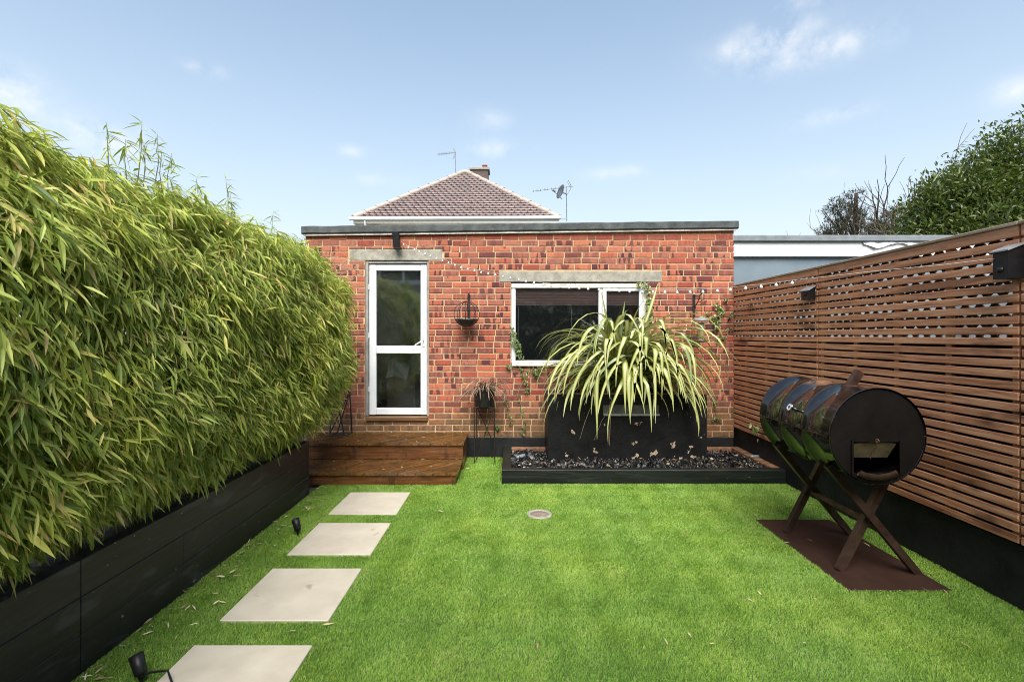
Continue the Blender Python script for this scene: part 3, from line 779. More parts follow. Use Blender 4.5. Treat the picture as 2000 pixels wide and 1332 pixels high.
m.lathe(dp, ax, [(.0, .01), (.012, .1), (.05, .2), (.085, .27), (.075, .275), (.04, .2), (.0, .1), (-.015, .01)], 20); m.build('reflector', M['alu'], dish)
m = MB(); tip = dp + ax * .42 + Vector((0, 0, -.08)); m.tube([dp + Vector((0, 0, -.26)), tip], .012, 6); m.tube([tip, tip + ax * -.12], .035, 8); m.build('feed_arm', M['alu'], dish)
m = MB(); m.tube([dp - ax * .01, at(1107, 380, YH + 1.2)], .02, 6); m.build('bracket', M['alu'], dish)
m = MB(); m.tube([at(1107, 428, YH + 1.2), Vector((ex1 - .31, YH + 1.2, at(0, 428, YH + 1.2).z))], .016, 6); m.tube([at(1107, 436, YH + 1.2), Vector((ex1 - .31, YH + 1.2, at(0, 440, YH + 1.2).z))], .016, 6); m.build('wall_bracket', M['alu'], ya)

# ------------------------------------------------------------------ the house behind the photographer (seen in the door glass)
rh = empty('rear_house', (0, -6, 0), 'brown pebbledashed house reflected in the door glass with a white upstairs window', 'house')
hw = [(-4.55, -2.85, 3.35, 4.6)]
m = MB()
for a, b, c, d in cells(hw, -6, 4.5, 0, 5.4): m.box(a, b, -4.4, -4.2, c, d)
m.build('wall', plain('pebbledash', (.22, .20, .15), (.36, .33, .26), 9, .95, .5, .01, 60), rh)
m = MB(); frame(m, -4.55, -2.85, 3.35, 4.6, .08, .08, .09, .08, -4.35, -4.25); m.box(-3.74, -3.66, -4.348, -4.25, 3.44, 4.52); m.box(-4.6, -2.8, -4.2, -4.1, 3.28, 3.349); m.build('window', M['white_paint'], rh)
m = MB(); m.box(-4.47, -2.93, -4.31, -4.30, 3.44, 4.52); m.build('pane', M['dark_interior'], rh)
m = MB(); m.box(-6.2, 4.7, -4.15, -3.9, 5.4, 5.55); m.box(-6.2, 4.7, -9, -4.16, 5.4, 5.5); m.build('roof', M['felt'], rh)
# ------------------------------------------------------------------ paving slabs, drain cover
stone = plain('cream_porcelain', (.42, .37, .295), (.52, .465, .38), 4.5, .55, .2, .003, 55, speck=((.33, .27, .19), 7, .69))
PL = ['cream square paving slab cut off by the bottom edge of the picture', 'cream square paving slab second nearest the camera', 'cream square paving slab beside the far black spike light', 'cream square paving slab nearest the deck steps']
for (y0, y1), lab in zip(PAVERS, PL[::-1]):
    m = MB(); m.box(PX0, PX1, y0, y1, -.028, .016, .003)
    tag(m.build('paving_slab', stone), lab, 'paving slab', 'square slabs along the lawn')
dr = empty('drain_cover', (DRAIN[0], DRAIN[1], 0), 'small round concrete drain cover set in the lawn', 'drain cover')
m = MB(); m.lathe((DRAIN[0], DRAIN[1], 0), (0, 0, 1), [(-.02, .108), (.012, .108), (.016, .104), (.016, .080), (.009, .076), (.006, .076)], 28); m.build('rim', M['concrete'], dr)
m = MB(); m.lathe((DRAIN[0], DRAIN[1], 0), (0, 0, 1), [(.004, .0765), (.011, .074), (.012, .03), (.012, .001)], 28); m.build('lid', plain('rusty_lid', (.13, .10, .075), (.26, .20, .15), 25, .85, .5, .004, 70), dr)

# ------------------------------------------------------------------ turf blades
def wave(x, y, seed, n=7, f0=.8, f1=5.0):
    r = np.random.default_rng(seed); o = np.zeros_like(x)
    for i in range(n):
        f = f0 * (f1 / f0) ** (i / max(1, n - 1)); a = r.uniform(0, 2 * math.pi); p = r.uniform(0, 6.28)
        o += np.sin(f * 2 * math.pi / 2 * (x * math.cos(a) + y * math.sin(a)) + p) / (1 + .35 * i)
    return o / 2.4
NB = 800000
u = RNG.random(NB); yb = 1.75 * (6.24 / 1.75) ** (u ** .92)          # denser towards the camera
xb = RNG.uniform(XP + .004, 2.866, NB)
keep = np.ones(NB, bool)
for (y0, y1) in PAVERS: keep &= ~((xb > PX0 + .004) & (xb < PX1 - .004) & (yb > y0 + .004) & (yb < y1 - .004))
keep &= ~((xb > PLATE[0]) & (xb < PLATE[1]) & (yb > PLATE[2]) & (yb < PLATE[3]))
keep &= ~((xb > BED[0] + .003) & (yb > BED[2] + .003))
keep &= ~((xb < DECK_X1) & (yb > 5.085)); keep &= ~((xb < -.55) & (yb > 5.64))
keep &= ((xb - DRAIN[0]) ** 2 + (yb - DRAIN[1]) ** 2) > .104 ** 2
keep &= np.abs(xb / yb) < 1.25
xb, yb = xb[keep], yb[keep]; NB = len(xb)
lay = wave(xb, yb, 3, 8, 3, 14) * .6 + .4 + RNG.normal(0, .9, NB)
amt = np.clip(.55 + .18 * wave(xb, yb, 9, 9, 4.0, 24) + RNG.normal(0, .25, NB), .05, 1.5)
hgt = RNG.uniform(.010, .019, NB) * (1 + .12 * wave(xb, yb, 21)); wid = RNG.uniform(.0009, .0016, NB) * np.clip(yb / 2.6, .85, 1.9)
lx, ly = np.cos(lay) * amt, np.sin(lay) * amt
ang = RNG.uniform(0, math.pi, NB); sx, sy = np.cos(ang) * wid, np.sin(ang) * wid
V = np.zeros((NB, 5, 3))
V[:, 0] = np.stack([xb - sx, yb - sy, np.full(NB, -.001)], 1); V[:, 1] = np.stack([xb + sx, yb + sy, np.full(NB, -.001)], 1)
mx_, my_ = xb + lx * hgt * .30, yb + ly * hgt * .30
V[:, 2] = np.stack([mx_ + sx * .9, my_ + sy * .9, hgt * .62], 1); V[:, 3] = np.stack([mx_ - sx * .9, my_ - sy * .9, hgt * .62], 1)
V[:, 4] = np.stack([xb + lx * hgt, yb + ly * hgt, hgt * (1 - .22 * np.minimum(amt, 1.2))], 1)
i0 = (np.arange(NB) * 5)[:, None]
Fc = np.concatenate([i0 + np.array([[0, 1, 2]]), i0 + np.array([[0, 2, 3]]), i0 + np.array([[3, 2, 4]])], 0)
tt = np.clip(RNG.normal(.52, .17, NB) + .08 * wave(xb, yb, 33, 8, 1.2, 8) + .10 * wave(xb, yb, 34, 8, 6, 22), 0, 1); tt[RNG.random(NB) < .012] = 1.0
gm = leaf_mat('turf_blade', [(0, (.050, .130, .010)), (.35, (.150, .290, .032)), (.65, (.275, .450, .078)), (.9, (.42, .57, .17)), (1, (.46, .42, .20))], 'attr', .5, .30, (.16, .30, .02))
tag(np_mesh('grass', V.reshape(-1, 3), Fc, gm, np.repeat(tt, 5)), 'bright green short-pile turf covering the garden floor', 'grass', kind='stuff')

# ------------------------------------------------------------------ bamboo hedge
BST = [(0, (.075, .130, .022)), (.3, (.23, .310, .050)), (.6, (.41, .47, .095)), (.85, (.60, .57, .17)), (1, (.56, .42, .18))]
bam_a = leaf_mat('bamboo_leaf_mass', BST, 'attr', .42, .36, (.34, .42, .05)); bam_o = leaf_mat('bamboo_leaf', BST, 'obj', .42, .36, (.34, .42, .05))
hedge = empty('bamboo_hedge', (-2.45, 3.0, .44), 'dense clipped bamboo hedge with drooping leaves overhanging the black planter', 'hedge')
HP = 2 / 2.9
def hedge_pt(y, th, depth):
    """a point on the hedge skin: y along, th = angle round the section (0 = facing the lawn, 90 = top), depth inwards"""
    e = np.clip((y - 4.85) / .95, 0, 1); k = np.sqrt(np.clip(1 - e ** 2.2, .0, 1))
    und = .055 * wave(y, th * .9, 41, 8, .7, 4.5)
    a = (.72 + und) * (.30 + .70 * k) - depth; b = (.945 + und * .7 - .07 * np.clip((2.6 - y) / 1.2, 0, 1)) * (.45 + .55 * k) - depth
    c, s = np.cos(th), np.sin(th); p = HP
    X = -2.43 + a * np.sign(c) * np.abs(c) ** p; Z = 1.50 + b * np.sign(s) * np.abs(s) ** p
    X = X - .13 * np.clip((1.2 - Z), 0, 1) ** 1.3 * 1.2
    nx, nz = c / .74, s / .96; ln = np.sqrt(nx * nx + nz * nz)
    return np.stack([X, y, Z], 1), np.stack([nx / ln, .55 * e ** 2, nz / ln], 1)
def leaves_from(base, d, length, width, rng, droop=.25, roll=None):
    """leaf blades: base (N,3), direction d (N,3) -> verts (N,8,3): point, 3, 3, tip; folded along the midrib"""
    N = len(base); d = d / np.linalg.norm(d, axis=1, keepdims=True)
    up = np.tile(np.array([[0., 0., 1.]]), (N, 1)) + rng.normal(0, .45, (N, 3)) if roll is None else roll
    side = np.cross(d, up); side /= np.linalg.norm(side, axis=1, keepdims=True) + 1e-9; nn = np.cross(side, d)
    L = length[:, None]; W = width[:, None]; V = np.zeros((N, 8, 3)); g = np.array([[0, 0, -1.]])
    V[:, 0] = base
    for j, (s_, w_) in enumerate(((.30, 1.0), (.68, .72))):
        c = base + d * L * s_ + g * L * droop * s_ * s_ * .5
        V[:, 1 + 3 * j] = c - side * W * w_ + nn * W * .35; V[:, 2 + 3 * j] = c; V[:, 3 + 3 * j] = c + side * W * w_ + nn * W * .35
    V[:, 7] = base + d * L + g * L * droop * .5
    return V
LF = np.array([[0, 1, 2, 2], [0, 2, 3, 3], [1, 4, 5, 2], [2, 5, 6, 3], [4, 7, 5, 5], [5, 7, 6, 6]])
LT = np.array([[0, 1, 2], [0, 2, 3], [1, 4, 5], [1, 5, 2], [2, 5, 6], [2, 6, 3], [4, 7, 5], [5, 7, 6]])
def leaf_faces(N): return (np.arange(N)[:, None, None] * 8 + LT[None]).reshape(-1, 3)
def hedge_clusters(nc, d0, d1, rng):
    y = 5.78 - (5.78 - .5) * rng.random(nc) ** .95
    q = rng.random(nc); zf = rng.uniform(-1, 1, nc); xf = rng.uniform(-.75, 1, nc)          # spread evenly over face, top and underside
    thf = np.arcsin(np.sign(zf) * np.abs(zf) ** (1 / HP)); tht = np.arccos(np.sign(xf) * np.abs(xf) ** (1 / HP))
    th = np.where(q < .64, thf, np.where(q < .90, tht, -np.where(xf > .2, tht, R(80))))
    dep = rng.uniform(d0, d1, nc) + .075 * np.clip(wave(y * 2.2, th * 2.2, 55, 8, 1.2, 7), -.6, 1)
    P, Nn = hedge_pt(y, th, dep)
    flow = wave(y * 1.4, th * 1.4, 77, 6, .7, 3) * .35
    D = Nn * .40 + np.stack([rng.normal(0, .15, nc), .18 + flow + rng.normal(0, .2, nc), -.92 - .2 * rng.random(nc)], 1)
    D[:, 2] += .12 * np.clip(Nn[:, 2] - .5, 0, 1) * 2 * rng.random(nc); D[:, 0] += .5 * np.clip(Nn[:, 2], 0, 1)
    return P, D, Nn
def hedge_leaves(nc, d0, d1, per, rng):
    P, D, Nn = hedge_clusters(nc, d0, d1, rng)
    P = np.repeat(P, per, 0); D = np.repeat(D, per, 0); Nn = np.repeat(Nn, per, 0); N = len(P)
    base = P + rng.normal(0, .028, (N, 3)); D = D / np.linalg.norm(D, axis=1, keepdims=True) + rng.normal(0, .44, (N, 3))
    L = rng.choice([.75, 1.0, 1.0, 1.25], N) * rng.uniform(.068, .112, N); W = L * rng.uniform(.060, .095, N)
    t = np.clip(rng.normal(.50, .2, N) + np.repeat(rng.normal(0, .08, nc), per), 0, .98); t[rng.random(N) < .035] = 1.0
    roll = Nn * .9 + np.array([[0, 0, .6]]) + rng.normal(0, .38, (N, 3))
    return base, D, L, W, t, roll
hr = np.random.default_rng(8); NSK = 9200
sets = [hedge_leaves(NSK, -.02, .10, 7, hr), hedge_leaves(3600, .08, .30, 7, hr), hedge_leaves(4600, .28, .5, 7, hr)]
base, D, L, W, t_, roll = [np.concatenate(q) for q in zip(*sets)]
d_ = D / np.linalg.norm(D, axis=1, keepdims=True)
mid = base + d_ * L[:, None] * .5
px_ = CX + mid[:, 0] / mid[:, 1] * F; py_ = CY - (mid[:, 2] - H) / mid[:, 1] * F
n_skin = NSK * 7
score = L / mid[:, 1]
ok = (np.arange(len(L)) < n_skin) & (px_ > 15) & (py_ > 200) & (py_ < 1150) & (mid[:, 0] > -1.86 - .12 * np.abs(mid[:, 2] - 1.4))
score[~ok] = 0
pick = np.argsort(-score)[:300]; rest_ = np.ones(len(L), bool); rest_[pick] = False
Vh = leaves_from(base, D, L, W, hr, .25, roll)
np_mesh('foliage', Vh[rest_].reshape(-1, 3), leaf_faces(int(rest_.sum())), bam_a, np.repeat(t_[rest_], 8), parent=hedge, origin=tuple(wloc(hedge)))['kind'] = 'stuff'
for i in pick:
    me = bpy.data.meshes.new('leaf'); b0 = Vh[i, 0]
    me.from_pydata([tuple(q) for q in (Vh[i] - b0)], [], [tuple(f) for f in LT]); me.materials.append(bam_o)
    link('leaf', me, hedge, tuple(b0))
culm_m = plain('bamboo_culm', (.10, .10, .025), (.20, .17, .06), 8, .5, .1)
for k in range(34):
    y = .9 + k * .143 + random.uniform(-.05, .05); x = -2.45 + random.uniform(-.25, .28)
    m = MB(); m.tube([(x, y, .42), (x + random.uniform(-.05, .05), y, 1.3), (x + random.uniform(-.1, .12), y + random.uniform(-.1, .1), 2.1 if y < 5 else 1.7)], [.011, .010, .006], 6); m.build('culm', culm_m, hedge)
# wispy shoots standing above the clipped top, with their sparse narrow leaves
for (px, py0, py1, Y) in ((212, 302, 240, 2.55), (268, 320, 236, 2.75), (300, 335, 262, 2.85), (318, 345, 292, 2.9), (330, 352, 300, 3.0), (248, 315, 272, 2.65), (446, 396, 345, 3.6), (452, 400, 372, 3.7), (524, 440, 412, 4.15), (280, 325, 280, 2.8), (385, 375, 345, 3.2)):
    p0, p1 = at(px, py0 + 40, Y), at(px + random.uniform(-6, 10), py1, Y); mdl = p0.lerp(p1, .5) + Vector((random.uniform(-.02, .02), 0, 0))
    m = MB(); m.tube([p0, mdl, p1], [.003, .0022, .001], 5); sh = m.build('shoot', culm_m, hedge)
    N = 22; s_ = hr.uniform(.35, 1.0, N); b_ = np.array([p0.lerp(p1, float(q)) for q in s_]); dd = np.stack([hr.normal(.3, .6, N), hr.normal(0, .5, N), hr.normal(-.15, .5, N)], 1)
    Ls = hr.uniform(.05, .10, N); Vs = leaves_from(b_, dd, Ls, Ls * .05, hr, .4)
    np_mesh('shoot_leaves', Vs.reshape(-1, 3), leaf_faces(N), bam_a, np.repeat(np.clip(hr.normal(.4, .2, N), 0, 1), 8), parent=sh, origin=tuple(wloc(sh)))
# pale dry bare twigs sticking out at the far top end
m = MB()
for k in range(16):
    a = at(640 + random.uniform(-20, 30), 500 + random.uniform(-14, 70), 5.4); m.tube([a, a + Vector((random.uniform(.08, .28), .1, random.uniform(-.12, .2))), a + Vector((random.uniform(.2, .42), .15, random.uniform(-.2, .22)))], [.003, .002, .001], 4)
m.build('dry_twigs', plain('dry_twig', (.30, .20, .11), (.45, .33, .2), 9, .8, 0), hedge)

# ------------------------------------------------------------------ low raised bed with slate chips
bed = empty('raised_bed', ((BED[0] + BED[1]) / 2, 5.66, 0), 'low black-painted timber bed filled with slate chips', 'raised bed')
bm_ = wood_mat('black_painted_timber', (.003, .004, .0035), (.009, .012, .010), (.026, .030, .026), 'X', .42, spec=.35, dots=((.25, .23, .18), 42, (.6, 1, 1), .735))
worn = plain('peeling_timber', (.03, .024, .02), (.30, .135, .06), 13, .7, .4, .004, 50)
m = MB(); m.box(BED[0], BED[1], 5.11, 5.205, .0, .15, .005); m.build('front_rail', bm_, bed)
m = MB(); m.box(BED[0], BED[0] + .10, 5.207, 6.215, .0, .149, .005); m.build('side_rail', bm_, bed)
m = MB(); m.box(2.765, BED[1], 5.207, 6.215, .0, .147, .005); m.build('side_rail', worn, bed)
m = MB(); m.box(BED[0] + .102, 2.763, 6.15, 6.215, .0, .145, .005); m.build('back_rail', worn, bed)
NC = 9500
cx_, cy_ = RNG.uniform(BED[0] + .11, 2.76, NC), RNG.uniform(5.21, 6.14, NC); cz_ = .085 + .03 * RNG.random(NC) + .012 * wave(cx_ * 2, cy_ * 2, 61)
sz = RNG.uniform(.006, .021, NC); sz[RNG.random(NC) < .05] *= 1.7
V = np.zeros((NC, 8, 3)); az = RNG.uniform(0, 6.28, NC); tlt = RNG.normal(0, .5, (NC, 2))
ca, sa = np.cos(az), np.sin(az)
for k, (a, b, c) in enumerate([(x, y, z) for z in (-1, 1) for y in (-1, 1) for x in (-1, 1)]):
    lx_, ly_, lz_ = a * sz * RNG.uniform(.75, 1.1, NC), b * sz * .6 * RNG.uniform(.7, 1.15, NC), c * sz * .22
    X, Y_ = lx_ * ca - ly_ * sa, lx_ * sa + ly_ * ca
    V[:, k] = np.stack([cx_ + X, cy_ + Y_, cz_ + lz_ + X * tlt[:, 0] + Y_ * tlt[:, 1]], 1)
BF = np.array([(0, 2, 3, 1), (4, 5, 7, 6), (0, 1, 5, 4), (2, 6, 7, 3), (0, 4, 6, 2), (1, 3, 7, 5)])
ct = NT('slate_chip'); ti = ct.tint('attr'); ct.set(Base_Color=ct.ramp(ti, [(0, (.005, .005, .006)), (.66, (.014, .014, .016)), (.84, (.05, .05, .056)), (.93, (.10, .07, .04)), (1, (.36, .31, .21))]), Roughness=ct.ramp(ti, [(0, (.2,) * 3), (.8, (.4,) * 3), (1, (.7,) * 3)]))
np_mesh('slate_chips', V.reshape(-1, 3), (np.arange(NC)[:, None, None] * 8 + BF[None]).reshape(-1, 4), ct.m, np.repeat(RNG.random(NC) ** 1.3, 8), parent=bed, origin=tuple(wloc(bed)))['kind'] = 'stuff'
m = MB(); m.box(BED[0] + .101, 2.764, 5.206, 6.149, .0, .08); m.build('soil', M['dark_interior'], bed)

def spot_head(e, base, d, L=.085, r=.031, mat=None):
    d = Vector(d).normalized(); m = MB(); m.lathe(base, d, [(0, .004), (.002, r * .82), (L * .25, r * .9), (L, r), (L, r * .86), (L * .8, r * .84), (L * .8, .001)], 20); m.build('head', mat or M['black_plastic'], e)
# ------------------------------------------------------------------ black block planter with water blade
tk = empty('block_planter', (1.36, 5.95, .08), 'black-painted masonry planter with water blade and flaking paint', 'planter')
flake = NT('flaking_black_paint')
fz = flake.node('ShaderNodeSeparateXYZ'); flake.l.new(flake.pos, fz.inputs[0])
fl = flake.math('ADD', flake.noise(9, 4, .6), flake.math('MULTIPLY', fz.outputs[2], -.17))
fcol = flake.mix(flake.band(fl, .615, .63), flake.ramp(flake.noise(6, 5), [(.3, (.002, .002, .0024)), (.7, (.010, .010, .011))]), flake.ramp(flake.noise(40, 3), [(.3, (.22, .16, .10)), (.7, (.46, .38, .28))]))
flake.set(Base_Color=fcol, Roughness=.5, Specular_IOR_Level=.28); flake.bump(flake.noise(38, 5, .65), .5, .006)
tx0, tx1, ty0, ty1, tz = .43, 2.28, 5.72, 6.222, .86
sl = ((1178 - CX) * ty0 / F, (1288 - CX) * ty0 / F, H - (812 - CY) * ty0 / F, H - (790 - CY) * ty0 / F)
m = MB()
for a, b, c, d in cells([sl], tx0, tx1, .085, tz): m.box(a, b, ty0, ty0 + .09, c, d)
m.build('front_wall', flake.m, tk)
m = MB(); m.box(tx0, tx0 + .09, ty0 + .0905, ty1, .085, tz); m.box(tx1 - .09, tx1, ty0 + .0905, ty1, .085, tz); m.box(tx0 + .0905, tx1 - .0905, ty1 - .06, ty1, .085, tz - .002); m.build('side_wall', flake.m, tk)
m = MB(); m.box(tx0 - .006, tx1 + .006, ty0 - .006, ty0 + .096, tz + .001, tz + .016, .004); m.build('coping', worn, tk)
m = MB(); m.box(tx0 + .091, tx1 - .091, ty0 + .091, ty1 - .061, .6, .80); m.build('soil', bpy.data.materials['soil'], tk)
m = MB(); m.box(sl[0] + .002, sl[1] - .002, ty0 - .022, ty0 + .085, sl[2] + .001, sl[2] + .022, .003); m.build('water_blade', plain('steel_lip', (.42, .44, .44), (.6, .62, .62), 12, .3, 0, metallic=.6), tk)
m = MB(); m.box(sl[0] + .002, sl[1] - .002, ty0 + .012, ty0 + .02, sl[2] + .024, sl[3] - .002); m.build('back_plate', plain('smoked_steel', (.05, .05, .048), (.12, .12, .11), 10, .4, 0), tk)

# ------------------------------------------------------------------ variegated strap-leaved plant
vt = NT('variegated_leaf'); ac = vt.tint('attr'); rnd = vt.node('ShaderNodeObjectInfo').outputs['Random']
ab = vt.math('ABSOLUTE', ac)
cream = vt.mix(rnd, (.52, .51, .22), (.64, .62, .37)); green = vt.mix(rnd, (.15, .20, .030), (.34, .37, .045))
stripe = vt.math('MULTIPLY', vt.band(vt.noise(3.0, 2, .5, vt.scalev(ac, (9, 9, 9))), .50, .60), .30)
vc = vt.mix(vt.band(ab, .42, .72), vt.mix(stripe, cream, green), green)
vc = vt.mix(vt.math('MULTIPLY', vt.band(rnd, .86, .90), .7), vc, (.20, .27, .14))
vt.set(Base_Color=vc, Roughness=.42, Specular_IOR_Level=.45)
trn = vt.node('ShaderNodeBsdfTranslucent'); vt.l.new(vc, trn.inputs[0]); mxs = vt.node('ShaderNodeMixShader'); mxs.inputs[0].default_value = .22
vt.l.new(vt.p.outputs[0], mxs.inputs[1]); vt.l.new(trn.outputs[0], mxs.inputs[2]); vt.l.new(mxs.outputs[0], vt.out.inputs['Surface'])
def strap(p0, azim, p_start, p_end, L, w, bend, rnd, mat, e, name='leaf', n=13, twist=0.0):
    pts, p = [], Vector(p0); h = Vector((math.cos(azim), math.sin(azim), 0)); up = Vector((0, 0, 1)); az = azim
    for i in range(n + 1):
        t = i / n; pit = p_start + (p_end - p_start) * t ** bend; hh = Vector((math.cos(az), math.sin(az), 0)); az += twist / n
        d = hh * math.cos(pit) + up * math.sin(pit); nn = up * math.cos(pit) - hh * math.sin(pit)
        pts.append((p.copy(), nn, Vector((-hh.y, hh.x, 0)), t)); p = p + d * (L / n)
    verts, tv_ = [], []
    for (q, nn, sd_, t) in pts:
        ww = w * (.55 + .45 * min(1, t * 3)) * max(.02, (1 - t ** 3.2)) ** .9
        if q.y > YW - .02: q = Vector((q.x, YW - .02 - random.uniform(0, .02), q.z))
        for k in (-1, -.5, 0, .5, 1): verts.append(q + sd_ * (ww * k) + nn * (ww * .42 * abs(k))); tv_.append(k)
    fs = [(i * 5 + k, i * 5 + k + 1, (i + 1) * 5 + k + 1, (i + 1) * 5 + k) for i in range(n) for k in range(4)]
    return np.array([tuple(v) for v in verts]), np.array(fs), np.array(tv_)
vp = empty('variegated_plant', (1.385, 5.93, .80), 'cream and green striped strap-leaved plant cascading over the black planter', 'plant')
pr = random.Random(21)
for k in range(250):
    tier = k / 250; az = pr.uniform(R(170), R(370)) if pr.random() < .86 else pr.uniform(R(10), R(170))
    if pr.random() < .34: az = pr.choice((R(188), R(352))) + pr.gauss(0, .22)
    b0 = (1.35 + pr.gauss(0, .11), 5.93 + pr.gauss(0, .05), .80)
    L, ps, bend = (pr.uniform(1.2, 1.65), R(pr.uniform(82, 93)), pr.uniform(1.1, 1.7)) if pr.random() < .27 else (pr.uniform(.9, 1.45), R(pr.uniform(66, 88)), pr.uniform(.7, 1.15)); pe = R(pr.uniform(-102, -68))
    if tier > .93: L = pr.uniform(.75, 1.05); pe = R(pr.uniform(-40, 70)); ps = R(pr.uniform(78, 92)); bend = 2.2
    if -math.sin(az) > .6: ps = R(pr.uniform(74, 93)); L = min(L * 1.42, 1.95)
    v, f, tv_ = strap(b0, az, ps, pe, L, pr.uniform(.022, .040), bend, pr, vt.m, vp, twist=pr.gauss(0, .75))
    v[:, 1] = np.maximum(v[:, 1], 5.18)
    np_mesh('leaf', v, f, vt.m, tv_, True, vp, b0)
m = MB()
for k in range(5):
    az = pr.uniform(R(185), R(355)); b0 = (1.385 + pr.gauss(0, .2), 5.85, .80); pts = []
    for i in range(6): t = i / 5; pts.append((b0[0] + math.cos(az) * .55 * t, b0[1] + math.sin(az) * .35 * t, b0[2] + .28 * t - .75 * t * t + pr.gauss(0, .012)))
    m.tube(pts, [.004, .004, .003, .003, .002, .001], 4)
m.build('dry_stalks', bpy.data.materials['dry_twig'], vp)

# ------------------------------------------------------------------ pot on wire stand, empty wire stand
ps_ = empty('plant_stand', (-.30, 6.05, 0), 'black pot of withered spidery plant on a tall black wire stand', 'plant stand')
pc = at(946, 0, 6.02).x; pw = .128
m = MB()
zt, zb = at(0, 757, 6.0).z, at(0, 796, 6.0).z
m.lathe((pc, 6.03, zb), (0, 0, 1), [(0, .001), (0, pw * .88), (.02, pw * .96), (zt - zb - .02, pw), (zt - zb, pw), (zt - zb, pw - .012), (zt - zb - .04, pw - .014), (zt - zb - .04, .001)], 4 * 6); m.build('pot', M['black_metal'], ps_)
for (x, y) in ((pc - .118, 5.93), (pc + .128, 5.93), (pc - .105, 6.16), (pc + .115, 6.16)):
    m = MB(); m.tube([(x, y, zb + .01), (x + .004, y, .0)], .0065, 6); m.build('leg', M['black_metal'], ps_)
m = MB(); m.tube([(pc - .118, 5.93, zb + .012), (pc + .128, 5.93, zb + .012), (pc + .115, 6.16, zb + .012), (pc - .105, 6.16, zb + .012), (pc - .118, 5.93, zb + .012)], .006, 5); m.build('top_frame', M['black_metal'], ps_)
m = MB(); m.tube([(pc - .105, 6.155, zb), (pc + .115, 6.155, .18)], .006, 5); m.tube([(pc + .12, 5.935, zb), (pc - .10, 5.935, .03)], .006, 5); m.build('brace', M['black_metal'], ps_)
wv, wf, wt = [], [], []; nvt = 0
for k in range(170):
    v, f, tv_ = strap((pc + pr.gauss(0, .05), 6.0 + pr.gauss(0, .04), zt - .01), pr.uniform(R(160), R(380)), R(pr.uniform(5, 60)), R(pr.uniform(-95, -20)), pr.uniform(.16, .46), pr.uniform(.003, .006), pr.uniform(.6, 1.3), pr, None, None, n=6)
    wv.append(v); wf.append(f + nvt); wt.append(np.full(len(v), pr.random())); nvt += len(v)
dm = NT('withered_leaf'); dm.set(Base_Color=dm.ramp(dm.tint('attr'), [(0, (.10, .06, .04)), (.5, (.25, .16, .11)), (1, (.42, .31, .22))]), Roughness=.8)
np_mesh('withered_leaves', np.concatenate(wv), np.concatenate(wf), dm.m, np.concatenate(wt), True, ps_, tuple(wloc(ps_)))['kind'] = 'stuff'

ws = empty('wire_stand', (-2.08, 6.08, .32), 'empty black geometric wire stand on the deck beside the bamboo', 'plant stand')
T = [at(655, 765, 6.02), at(683, 765, 6.02), at(684, 764, 6.20), at(658, 764, 6.20)]
zb = .322; Bq = [Vector((-2.235, 6.03, zb)), Vector((-2.045, 6.03, zb)), Vector((-1.995, 6.17, zb)), Vector((-2.185, 6.17, zb))]
m = MB(); [m.tube([T[i], T[(i + 1) % 4]], .0085, 6) for i in range(4)]; m.build('top_frame', M['black_metal'], ws)
m = MB(); [m.tube([Bq[i], Bq[(i + 1) % 4]], .0085, 6) for i in range(4)]; m.build('base_frame', M['black_metal'], ws)
for i in range(4):
    m = MB(); m.tube([T[i], Bq[(i + 1) % 4]], .0085, 6); m.build('leg', M['black_metal'], ws)
    if i == 1: m = MB(); m.tube([T[1], Bq[0]], .0085, 6); m.build('leg', M['black_metal'], ws)

# ------------------------------------------------------------------ hanging bowl, bird feeder
hb = empty('hanging_bowl', at(916, 622, 6.23), 'black iron wall bracket with round wire cage and bowl left of the window', 'hanging basket')
m = MB(); m.box(at(914, 0, 6.23).x, at(917.6, 0, 6.23).x, 6.222, 6.246, at(0, 623, 6.23).z, at(0, 574, 6.23).z, .003); hk = at(914, 580, 6.05)
m.tube([at(916, 577, 6.225), at(915, 573, 6.12), hk + Vector((0, 0, .02)), hk], .006, 6); m.build('bracket', M['black_metal'], hb)
cc = at(911.5, 613.5, 6.05); rr = 24.5 * 6.05 / F
for a in (8, 48, 90, 132):
    m = MB(); m.ring(cc, (math.sin(R(a)), -math.cos(R(a)), 0), rr, .0042, 36, 5); m.build('hoop', M['black_metal'], hb)
m = MB(); zc = at(0, 623, 6.05).z - cc.z; pr_ = [(rr * math.sin(R(a)), rr * .985 * math.cos(R(a))) for a in np.linspace(-89, math.degrees(math.asin(zc / rr)), 8)]
m.lathe(cc, (0, 0, 1), [(h_, r_) for h_, r_ in pr_] + [(pr_[-1][0], pr_[-1][1] - .006)] + [(h_ + .006, max(.001, r_ - .008)) for h_, r_ in pr_[-2::-1]], 24); m.build('bowl', M['black_metal'], hb)
m = MB(); m.tube([hk, cc + Vector((0, 0, rr))], .004, 5); m.build('hook', M['black_metal'], hb)

